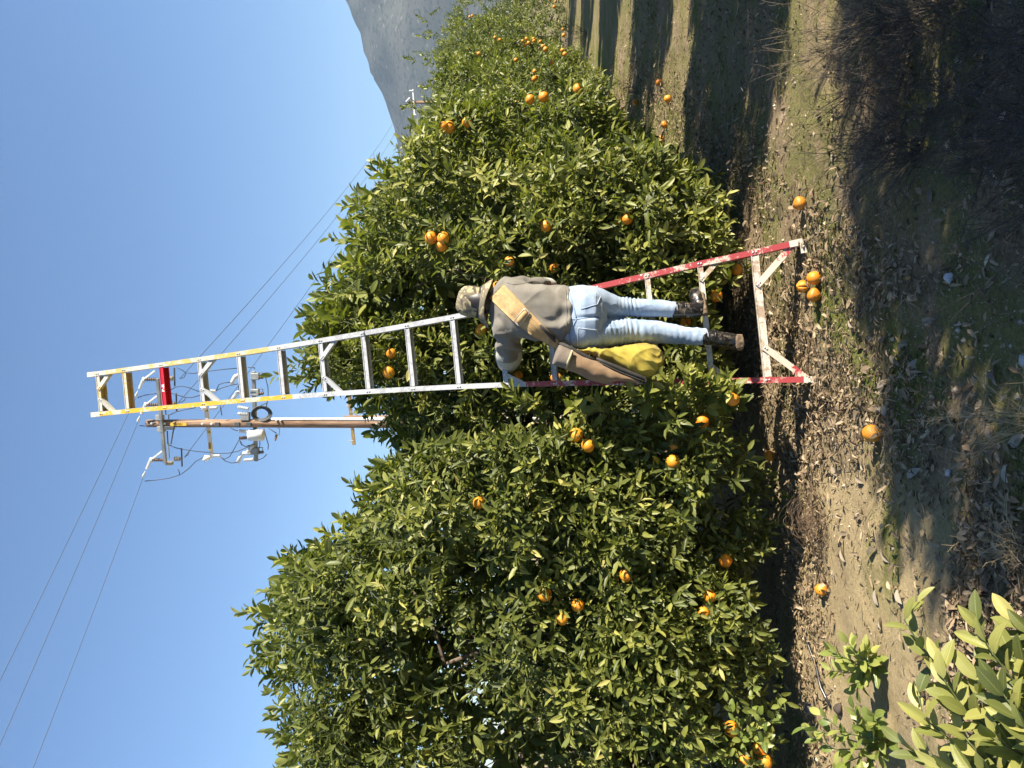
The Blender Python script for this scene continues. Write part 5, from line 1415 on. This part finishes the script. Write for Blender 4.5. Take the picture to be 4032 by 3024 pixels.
# yellow drop sack, lumpy with fruit
LUMP = [tuple(P(*c4((a_, b__))[0], 4.2 + .015 * (i_ % 3))) for i_, (a_, b__) in enumerate(((1500, 930), (1640, 1040), (1700, 900), (1820, 960), (1780, 1110), (1880, 1060), (1560, 1040), (1700, 1180), (1850, 880)))]
def lumps(V):
    r_ = 0
    for L_ in LUMP: r_ = r_ + .012 * np.exp(-(((V - np.array(L_)) ** 2).sum(1)) / .045 ** 2)
    return r_
def yfold(V):
    x_, y_ = proj(V); rdg = lambda q_: 1 - 2 * np.abs(np.sin(q_)) ** .6; return .007 * rdg((x_ * .5 + y_ * .9) / 34 + 2.2 * vnoise(V, 6, 91)) * np.clip((x_ - 2290) / 80, 0, 1) + .008 * rdg((x_ - .6 * y_) / 60 + 1.6 * vnoise(V, 5, 92)) + .008 * vnoise(V, 9, 94) + lumps(V) + .0045 * rdg((.8 * x_ - y_) / 16 + 3.5 * vnoise(V, 11, 95)) * np.clip(.5 + vnoise(V, 7, 96), 0, 1)
sack([((1000, 890), (1010, 920), 4.30, .03), ((1080, 880), (1100, 950), 4.31, .06), ((1250, 872), (1290, 1010), 4.31, .085), ((1450, 850), (1480, 1110), 4.31, .10), ((1650, 818), (1640, 1200), 4.31, .115), ((1800, 815), (1740, 1245), 4.31, .12), ((1900, 850), (1810, 1235), 4.31, .115), ((1955, 905), (1880, 1180), 4.31, .10), ((1975, 960), (1945, 1090), 4.31, .07)], .0055, .008, 81, 'sack', M_YCAN, bag, yfold)
seam_y = [P(x_, y_, 4.17) for x_, y_ in c4((1600, 850), (1625, 920), (1600, 1000), (1580, 1080))]
# brown outer pouch along the rim
def bfold(V):
    x_, y_ = proj(V); return .007 * np.sin((x_ * .8 - y_ * .6) / 19 + 2.5 * vnoise(V, 8, 93)) * np.clip((x_ - 2330) / 80, 0, 1)
sack([((830, 860), (770, 1060), 4.27, .06), ((900, 885), (840, 1085), 4.265, .075), ((970, 910), (900, 1105), 4.26, .085), ((1100, 975), (1030, 1160), 4.255, .09), ((1250, 1040), (1190, 1230), 4.25, .09), ((1400, 1110), (1350, 1262), 4.25, .085), ((1550, 1175), (1510, 1268), 4.25, .075), ((1680, 1225), (1660, 1278), 4.255, .06), ((1770, 1255), (1765, 1280), 4.26, .04)], .0055, .006, 82, 'pouch', M_BROWN, bag, bfold)
# grey collar with a pale edge
sack([((832, 850), (758, 1055), 4.265, .068), ((845, 852), (775, 1075), 4.26, .082), ((920, 885), (850, 1095), 4.255, .09), ((972, 905), (905, 1110), 4.25, .094), ((984, 915), (915, 1100), 4.25, .085)], .005, .003, 83, 'collar', M_GREYC, bag)
MB().tube([P(x_, y_, Y_) for (x_, y_), Y_ in zip(c4((978, 912), (962, 960), (935, 1030), (908, 1104)), (4.165, 4.155, 4.155, 4.20))], .0065, 7).build('collar_edge', simple('pale_piping', (.40, .37, .22), .8), bag, smooth=True)
# stiff rim, black; the shade in its mouth is a solid black filler, lower half of the pouch
rm = [P(x_, y_, 4.20) for x_, y_ in c4((1240, 1000), (1350, 1050), (1500, 1115), (1650, 1175), (1760, 1215), (1785, 1240), (1760, 1270), (1680, 1268))]
rim = MB().tube(rm, [.008, .012, .013, .013, .012, .010, .008, .005], 8).build('rim', M_BLK, bag, smooth=True)
V_, F_ = loft([(P(x_, y_, 4.235), Vector((-.8 * w_, 0, -.55 * w_)), Vector((0, .05, 0))) for (x_, y_), w_ in zip(c4((1290, 1055), (1400, 1110), (1550, 1178), (1690, 1230), (1755, 1252)), (.012, .02, .022, .016, .008))], 14)
MB().add(V_, F_).build('mouth_shade', M_BLK, rim, smooth=True)
# ------------------------------------------------------------------ utility poles and lines
def Q(x_, y_, off=0.0): return P(x_, y_, 22 + .00145 * (y_ - 1665) + off)
def c7(a, b_): return (500 + a * .30139, 1400 + b_ * .30139)
def c8(a, b_): return (900 + a * .31646, 1400 + b_ * .31646)
m_, nt_, b_s = new_mat('weathered_pole_wood')
v_ = coords(nt_, 'Object', (6, 6, .35)); na = noise(nt_, v_, 3.2, 6, .7, .5); v2 = coords(nt_, 'Object'); nb_ = noise(nt_, v2, .35, 2)
c_ = ramp(nt_, na, [(.36, (.035, .020, .012)), (.5, (.17, .092, .052)), (.66, (.38, .25, .165))])
c_ = mixc(nt_, ramp(nt_, nb_, [(.4, 0), (.7, .35)]), c_, (.44, .32, .23))
nt_.links.new(c_, b_s.inputs['Base Color']); b_s.inputs['Roughness'].default_value = .9; bump(nt_, b_s, na, .6, .02); M_POLE = m_
M_GALV = simple('galvanised_steel', (.27, .28, .28), .55, .3, var=.25, nscale=6); M_PALEARM = simple('pale_fibreglass', (.66, .65, .62), .6, var=.1); M_LGREY = simple('light_grey_casting', (.60, .62, .63), .5, var=.15)
M_INSB = simple('brown_glaze', (.13, .085, .06), .3, var=.3); M_INSG = simple('grey_polymer', (.33, .31, .28), .5); M_WIRE = simple('dark_wire', (.035, .045, .06), .6); M_PVC = simple('white_conduit', (.78, .78, .77), .45)
M_TAG = simple('yellow_tag', (.68, .42, .04), .6); M_TAGTXT = simple('tag_lettering', (.05, .035, .02), .7); M_DKG = simple('dark_bracket', (.06, .065, .065), .6)
base = P(2240, 1667, 22); base.z = 0
pole = empty('utility_pole', (base.x, base.y, 0), 'brown wooden utility pole with three crossarms, switches and cables, behind the ladder top', 'utility pole')
zt = P(578, 1666, 22).z
shaft = MB().lathe((base.x, base.y, -.5), (0, 0, 1), [(.165, 0), (.160, 1), (.150, 3.5), (.135, 6.5), (.122, 9), (.110, zt + .49), (.095, zt + .5)], 18).build('shaft', M_POLE, pole, smooth=True)
def insul(p0, p1, r, m_, name, parent, sheds=5):
    p0 = Vector(p0); p1 = Vector(p1); L = (p1 - p0).length; prof = [(r * .4, 0)]
    for i in range(sheds):
        t = L * (i + .5) / sheds; d = L / sheds
        prof += [(r * .5, t - d * .42), (r, t - d * .1), (r, t + d * .05), (r * .5, t + d * .3)]
    prof.append((r * .4, L)); return MB().lathe(p0, p1 - p0, prof, 12).build(name, m_, parent, smooth=True)
# crossarms
a1 = MB().bar(Q(620, 1490, -.16), Q(651, 1824, -.16), .088, .088, (0, 0, 1)).build('crossarm', M_GALV, pole, bevel=.008)
a2 = MB().bar(Q(800, 1515, .16), Q(834, 1800, .16), .10, .09, (0, 0, 1)).build('crossarm', M_PALEARM, pole, bevel=.008)
a3 = MB().bar(Q(998, 1462, .16), Q(1009, 1815, .16), .10, .10, (0, 0, 1)).build('crossarm', M_GALV, pole, bevel=.008)
# brackets and bolts on the shaft
for x_, y_ in (c7(430, 810), c7(450, 960)): MB().box(Q(x_, y_, -.1), (.08, 0, 0), (0, .10, 0), (0, 0, .09)).build('bracket', M_GALV, pole, bevel=.01)
for x_, y_ in (c7(320, 890), c7(490, 890), c7(985, 895), c7(1105, 895), c8(595, 803), c8(648, 803), c8(1835, 860)): MB().lathe(Q(x_, y_, -.14), (0, -1, 0), [(.035, -.03), (.035, .01), (.018, .03)], 8).build('bolt', M_LGREY, shaft)
for x_, y_ in (c7(1180, 900), c7(1440, 900), c7(1590, 900)): MB().box(Q(x_, y_, -.15), (.06, 0, 0), (0, .03, 0), (0, 0, .07)).build('clamp', M_DKG, shaft, bevel=.01)
# load-break switches on the top arm
for k, yb in enumerate((310, 640, 1360)):
    dx = (0, 25, 95)[k]
    def s7(a, b_, off=-.16): return Q(*c7(a + dx, b_ + yb - 310), off)
    ins = insul(s7(390, 312), s7(225, 312), .055, M_INSB, 'insulator', a1, 6)
    MB().bar(s7(235, 300), s7(365, 200), .045, .05, (0, 1, 0)).build('switch_arm', M_LGREY, a1, bevel=.006)
    MB().bar(s7(215, 300), s7(160, 435), .07, .06, (0, 1, 0)).build('switch_head', M_LGREY, a1, bevel=.01)
    MB().tube([s7(205, 290), s7(240, 310), s7(215, 345)], [.03, .05, .03], 8).build('switch_hinge', M_LGREY, a1, smooth=True)
    insul(s7(520, 300, -.05), s7(605, 300, -.05), .07, M_INSG, 'insulator', a1, 4)
    MB().bar(s7(618, 160, -.05), s7(625, 400, -.05), .035, .03, (0, 1, 0)).build('switch_blade', M_DKG, a1)
    MB().tube([s7(145, 455), s7(118, 520), s7(112, 555)], [.006, .035, .012], 8).build('line_clamp', M_LGREY, a1, smooth=True)
insul(Q(*c7(505, 1405)), Q(*c7(605, 1405)), .07, M_INSG, 'insulator', a1, 4)
MB().bar(Q(*c7(495, 945), -.2), Q(*c7(620, 945), -.2), .09, .10, (0, 1, 0)).build('operating_box', M_DKG, a1, bevel=.01)
MB().tube([Q(*c7(610, 960), -.2), Q(*c7(575, 1155), -.2), Q(*c7(535, 1155), -.2), Q(*c7(525, 985), -.2)], .018, 6).build('operating_rod', M_DKG, a1)
MB().tube([Q(*c7(540, 1155), -.2), Q(*c7(555, 1340), -.2)], .014, 6).build('operating_rod', M_GALV, a1)
MB().tube([Q(*c7(500, 700), -.2), Q(*c7(510, 770), -.2), Q(*c7(545, 770), -.2), Q(*c7(545, 830), -.2)], .016, 6).build('operating_rod', M_DKG, a1)
# middle arm: end insulators and tags
for (a, b_), (c, d) in (((1130, 1310), (1220, 1310)), ((1080, 685), (1180, 680)), ((1090, 460), (1165, 468))): insul(Q(*c7(a, b_), .1), Q(*c7(c, d), .1), .05, M_LGREY, 'insulator', a2, 5)
MB().tube([Q(*c7(1090, 1330), .1), Q(*c7(1040, 1335), .1), Q(*c7(1010, 1370), .1)], [.05, .09, .06], 10).build('end_fitting', M_PVC, a2, smooth=True)
MB().tube([Q(*c7(1040, 690), .1), Q(*c7(990, 690), .1), Q(*c7(960, 680), .1)], [.05, .07, .05], 10).build('end_fitting', M_PVC, a2, smooth=True)
def tagplate(p, w_, h_, txt, parent, rot, size, plate=True):
    t = MB().box(p, (w_ / 2, 0, 0), (0, .004, 0), (0, 0, h_ / 2)).build('number_tag', M_TAG, parent)
    cu = bpy.data.curves.new('txt', 'FONT'); cu.body = txt; cu.size = size; cu.align_x = 'CENTER'; cu.align_y = 'CENTER'; cu.extrude = .001
    o = bpy.data.objects.new('tmp', cu); COL.objects.link(o); dg = bpy.context.evaluated_depsgraph_get(); mm = bpy.data.meshes.new_from_object(o.evaluated_get(dg)); bpy.data.objects.remove(o)
    mm.materials.append(M_TAGTXT); to = link(bpy.data.objects.new('lettering', mm), t); to.matrix_basis = Matrix.Translation(p - org(t) + Vector((0, -.008, 0))) @ Matrix.Rotation(rot, 4, 'Y') @ Matrix.Rotation(math.radians(90), 4, 'X')
tagplate(Q(*c7(1072, 1000), .10), .07, .09, '1', a2, 0, .08); tagplate(Q(*c7(1045, 715), .10), .07, .09, '2', a2, 0, .08)
tagplate(Q(*c7(1085, 1178), .10), .24, .085, '38879', a2, 0, .085)
tagplate(Q(*c7(672, 897), -.135), .085, .45, '707001', shaft, math.radians(90), .085)
# lower arm: cut-outs, tank, cable coil
for pts in (((130, 240), (85, 260), (55, 310), (40, 355)), ((145, 450), (105, 465), (70, 510), (50, 545)), ((320, 1215), (180, 1215), (150, 1255), (115, 1330)), ((315, 1105), (285, 1130), (255, 1180), (240, 1200))):
    MB().tube([Q(*c8(a, b_), .1) for a, b_ in pts], [.05, .06, .055, .06], 10).build('cut_out', M_LGREY, a3, smooth=True)
for b_ in (260, 460, 1190):
    MB().box(Q(*c8(330, b_), .12), (.10, 0, 0), (0, .06, 0), (0, 0, .12)).build('switch_body', M_GALV, a3, bevel=.02)
    insul(Q(*c8(350, b_ + 10), .1), Q(*c8(440, b_ + 10), .1), .05, M_INSB, 'insulator', a3, 4)
    MB().tube([Q(*c8(340, b_ - 45), .1), Q(*c8(425, b_ - 45), .1), Q(*c8(425, b_ + 25), .1), Q(*c8(350, b_ + 30), .1)], .014, 6).build('arcing_frame', M_DKG, a3)
for (a, b_), (c, d) in (((240, 948), (125, 938)), ((230, 1022), (130, 1028)), ((250, 665), (115, 640)), ((240, 728), (115, 722)), ((310, 1290), (190, 1300))): insul(Q(*c8(a, b_), -.05), Q(*c8(c, d), -.05), .055, M_LGREY if b_ != 1022 else M_INSB, 'bushing', a3, 6)
MB().lathe(Q(*c8(440, 990), -.1), (0, 0, 1), [(.10, 0), (.165, .02), (.165, .38), (.15, .43), (.06, .47)], 18).build('tank', M_LGREY, a3, smooth=True)
for i in range(5):
    cc_ = Q(*c8(410, 722), -.05 + i * .02); rr_ = .26 - .02 * i
    MB().tube([cc_ + Vector((math.cos(t) * rr_ * .85, .03 * math.sin(3 * t), math.sin(t) * rr_ * 1.1)) for t in np.linspace(0, 6.2, 18)], .018, 5).build('cable_coil', M_DKG, a3, smooth=True)
MB().box(Q(*c8(210, 755), -.02), (.12, 0, 0), (0, .08, 0), (0, 0, .12)).build('control_box', M_GALV, a3, bevel=.01)
# conduit
MB().tube([Q(*c8(535, 790), -.06), Q(*c8(1200, 790), -.06), Q(*c8(1870, 790), -.06), Q(*c8(4200, 790), -.06)], [.035, .035, .06, .06], 10).build('conduit', M_PVC, pole, smooth=True)
MB().tube([Q(*c8(610, 905)), Q(*c8(635, 905)), Q(*c8(635, 960)), Q(*c8(640, 985)), Q(*c8(575, 985))], .014, 6).build('lamp_bracket', M_LGREY, pole)
MB().tube([Q(*c8(600, 985)), Q(*c8(590, 1020)), Q(*c8(580, 1060))], [.03, .04, .02], 7).build('hanging_tag', M_STRAP, pole, smooth=True)
# jumper cables
J7 = [((650, 155), (720, 190), (775, 230), (740, 290), (690, 300)), ((790, 225), (860, 235), (930, 225), (1090, 200), (1260, 180), (1440, 165)), ((560, 455), (640, 410), (720, 398), (820, 420), (900, 455), (945, 470)), ((560, 485), (660, 515), (760, 545), (850, 548), (950, 520)),
      ((760, 550), (755, 580), (720, 605), (670, 615)), ((140, 550), (220, 520), (320, 505), (430, 488)), ((230, 1640), (400, 1625), (560, 1600), (700, 1555), (810, 1475), (900, 1380), (1000, 1330)), ((660, 1480), (685, 1520), (685, 1555)),
      ((545, 1165), (640, 1205), (730, 1225), (900, 1250), (1060, 1265), (1180, 1280), (1320, 1275), (1450, 1250), (1660, 1160)), ((815, 1240), (800, 1290), (750, 1330)), ((1225, 1320), (1270, 1355), (1340, 1320), (1400, 1220), (1470, 1090)), ((1225, 1330), (1290, 1380), (1370, 1405), (1440, 1395)),
      ((1165, 460), (1200, 380), (1270, 355), (1350, 350)), ((1165, 455), (1250, 420), (1350, 390), (1450, 370)), ((1210, 650), (1225, 700), (1240, 780)), ((560, 775), (640, 735), (760, 705), (900, 680)), ((160, 915), (230, 920), (300, 905), (370, 880)), ((1340, 935), (1400, 970), (1450, 985)), ((1480, 1110), (1500, 1160), (1540, 1190), (1600, 1170))]
for pts in J7: MB().tube([Q(*c7(a, b_), -.12) for a, b_ in pts], .0125, 5).build('jumper_wire', M_WIRE, pole, smooth=True)
J8 = [((330, 170), (320, 150), (290, 150), (240, 145)), ((440, 240), (465, 290), (490, 400), (492, 520), (470, 640)), ((440, 910), (465, 1010), (495, 1110), (490, 1170)), ((380, 650), (420, 610), (480, 590)), ((365, 1300), (430, 1275), (475, 1230)), ((500, 905), (560, 945), (600, 970)), ((130, 350), (125, 400), (130, 440)), ((140, 1060), (160, 1110), (215, 1130), (300, 1110)), ((385, 910), (390, 1000), (388, 1150))]
for pts in J8: MB().tube([Q(*c8(a, b_), -.1) for a, b_ in pts], .0125, 5).build('jumper_wire', M_WIRE, pole, smooth=True)

# far poles
p2 = P(1355, 1642, 48); p2b = Vector((p2.x, p2.y, 0))
fp = empty('utility_pole', p2b, 'plain distant utility pole with one yellowish wooden crossarm, glimpsed beside the near pole', 'utility pole')
MB().lathe((p2.x, p2.y, -.3), (0, 0, 1), [(.15, 0), (.10, p2.z + .3)], 12).build('shaft', M_POLE, fp, smooth=True)
M_OLDARM = simple('old_yellow_wood', (.34, .235, .09), .9, var=.35, nscale=8)
MB().bar(P(1368, 1495, 47.8), P(1394, 1751, 48.6), .20, .14, (0, 0, 1)).build('crossarm', M_OLDARM, fp, bevel=.01)
for y_ in (1560, 1600, 1735): insul(P(1375 + (y_ - 1560) * .1, y_, 48.1), P(1357 + (y_ - 1560) * .1, y_, 48.1), .05, M_INSG, 'insulator', fp, 2)
MB().tube([P(1375, 1618, 48), P(1400, 1630, 48), P(1420, 1642, 48)], .03, 6).build('brace', M_GALV, fp)
p3 = P(1612, 403, 78); fp3 = empty('utility_pole', (p3.x, p3.y, 0), 'far utility pole with pale crossarm standing against the grey hill', 'utility pole')
MB().lathe((p3.x, p3.y, -.3), (0, 0, 1), [(.20, 0), (.15, p3.z + .3)], 12).build('shaft', M_POLE, fp3, smooth=True)
MB().bar(P(1625, 352, 77.7), P(1632, 455, 77.9), .12, .10, (0, 0, 1)).build('crossarm', M_PVC, fp3)
MB().bar(P(1613, 384, 77.8), P(1598, 400, 77.8), .10, .10, (0, 1, 0)).build('top_pin', M_PVC, fp3)
for y_ in (358, 452): insul(P(1628, y_, 77.7), P(1610 if y_ < 400 else 1640, y_, 77.7), .10, M_LGREY, 'insulator', fp3, 2)

# span wires
def span(p0, p1, sag, label, r=.0068):
    p0 = Vector(p0); p1 = Vector(p1); pts = []
    for t in np.linspace(0, 1, 25): q_ = p0.lerp(p1, t); q_.z -= sag * 4 * t * (1 - t); pts.append(q_)
    return tag(MB().tube(pts, r, 5).build('power_line', M_WIRE, None, smooth=True), label, 'power line', 'power lines strung from the near pole')
for k, (dx, yb) in enumerate(((0, 310), (25, 640), (95, 1360))):
    s_ = Q(*c7(112 + dx, 555 + yb - 310), -.16)
    # seen leaving the frame towards the lower left; the line runs level to the next pole
    tgt = (((0, 2634), 15.9), ((0, 2880), 15.6), ((109, 3024), 16.6))[k]
    e_ = P(tgt[0][0], tgt[0][1], tgt[1]); d_ = e_ - s_
    span(s_, s_ + d_ * 2.2, .12, ('power line leaving the top arm for the upper left, highest of three', 'power line leaving the top arm for the upper left, middle of three', 'power line leaving the top arm for the upper left, lowest of three')[k])
for k, ((a, b_), y3, lab) in enumerate((((690, 300), 355, 'power line sloping from the top arm to the far pole, upper of three'), ((670, 615), 403, 'power line sloping from the top arm to the far pole, middle of three'), ((750, 1330), 452, 'power line sloping from the top arm to the far pole, lower of three'))):
    span(Q(*c7(a, b_), -.1), P(1612 + (1 if k else 0), y3, 77.7), .9, lab, .009)
# ------------------------------------------------------------------ hill and haze
hx = np.linspace(-900, 2300, 161); hy = np.linspace(900, 2700, 91)
HX, HY = np.meshgrid(hx, hy)
RID = [(-900, 0), (-300, 20), (100, 110), (300, 185), (498, 258), (560, 272), (650, 296), (720, 330), (800, 350), (870, 382), (960, 405), (1200, 430), (1600, 330), (2300, 0)]
rz = np.interp(HX, [a for a, _ in RID], [b_ for _, b_ in RID])
prof = np.clip(1 - np.abs(HY - 1800) / 850, 0, 1); prof = prof ** 1.15
pp = np.c_[HX.ravel(), HY.ravel()]
nz_ = fbm(pp, 1 / 260, 4, 5).reshape(HX.shape)
HZ = rz * prof * (1 + .16 * nz_ * (1 - prof ** 6)) + fbm(pp, 1 / 45, 2, 8).reshape(HX.shape) * 4 * prof - 3
nh = len(hx); ii, jj = np.meshgrid(np.arange(len(hx) - 1), np.arange(len(hy) - 1)); q = (jj * nh + ii).ravel()
me = tri_mesh('hill', np.c_[HX.ravel(), HY.ravel(), HZ.ravel()], np.c_[q, q + 1, q + nh + 1, q + nh], smooth=True)
m, nt, b = new_mat('dry_scrub_hill')
v = coords(nt, 'Object')
n1 = noise(nt, v, .006, 6, .6); n2 = noise(nt, v, .09, 4, .7)
c = ramp(nt, n1, [(.35, (.050, .056, .050)), (.65, (.098, .098, .084))])
c = mixc(nt, ramp(nt, n2, [(.53, 0), (.60, .9)]), c, (.022, .03, .024))
vo = N(nt, 'ShaderNodeTexVoronoi', Scale=.045); nt.links.new(v, vo.inputs['Vector'])
c = mixc(nt, ramp(nt, vo.outputs['Distance'], [(.10, .8), (.22, 0)]), c, (.17, .165, .15))
nt.links.new(c, b.inputs['Base Color']); b.inputs['Roughness'].default_value = 1; b.inputs['Specular IOR Level'].default_value = 0
me.materials.append(m)
hill = link(bpy.data.objects.new('hill', me)); tag(hill, 'hazy blue grey scrub hill rising behind the orchard', None, None, 'structure')

mb = MB().box((0, 1200, 305), (2640, 0, 0), (0, 1840, 0), (0, 0, 315))
m = bpy.data.materials.new('thin_haze'); m.use_nodes = True; nt = m.node_tree
nt.nodes.remove(nt.nodes['Principled BSDF'])
pv = nt.nodes.new('ShaderNodeVolumePrincipled'); pv.inputs['Color'].default_value = (.62, .79, 1.0, 1); pv.inputs['Density'].default_value = .00013; pv.inputs['Anisotropy'].default_value = 0.0
nt.links.new(pv.outputs[0], nt.nodes['Material Output'].inputs['Volume'])
hz = mb.build('haze', m); tag(hz, 'thin pale haze hanging over the valley', 'haze', None, 'stuff')
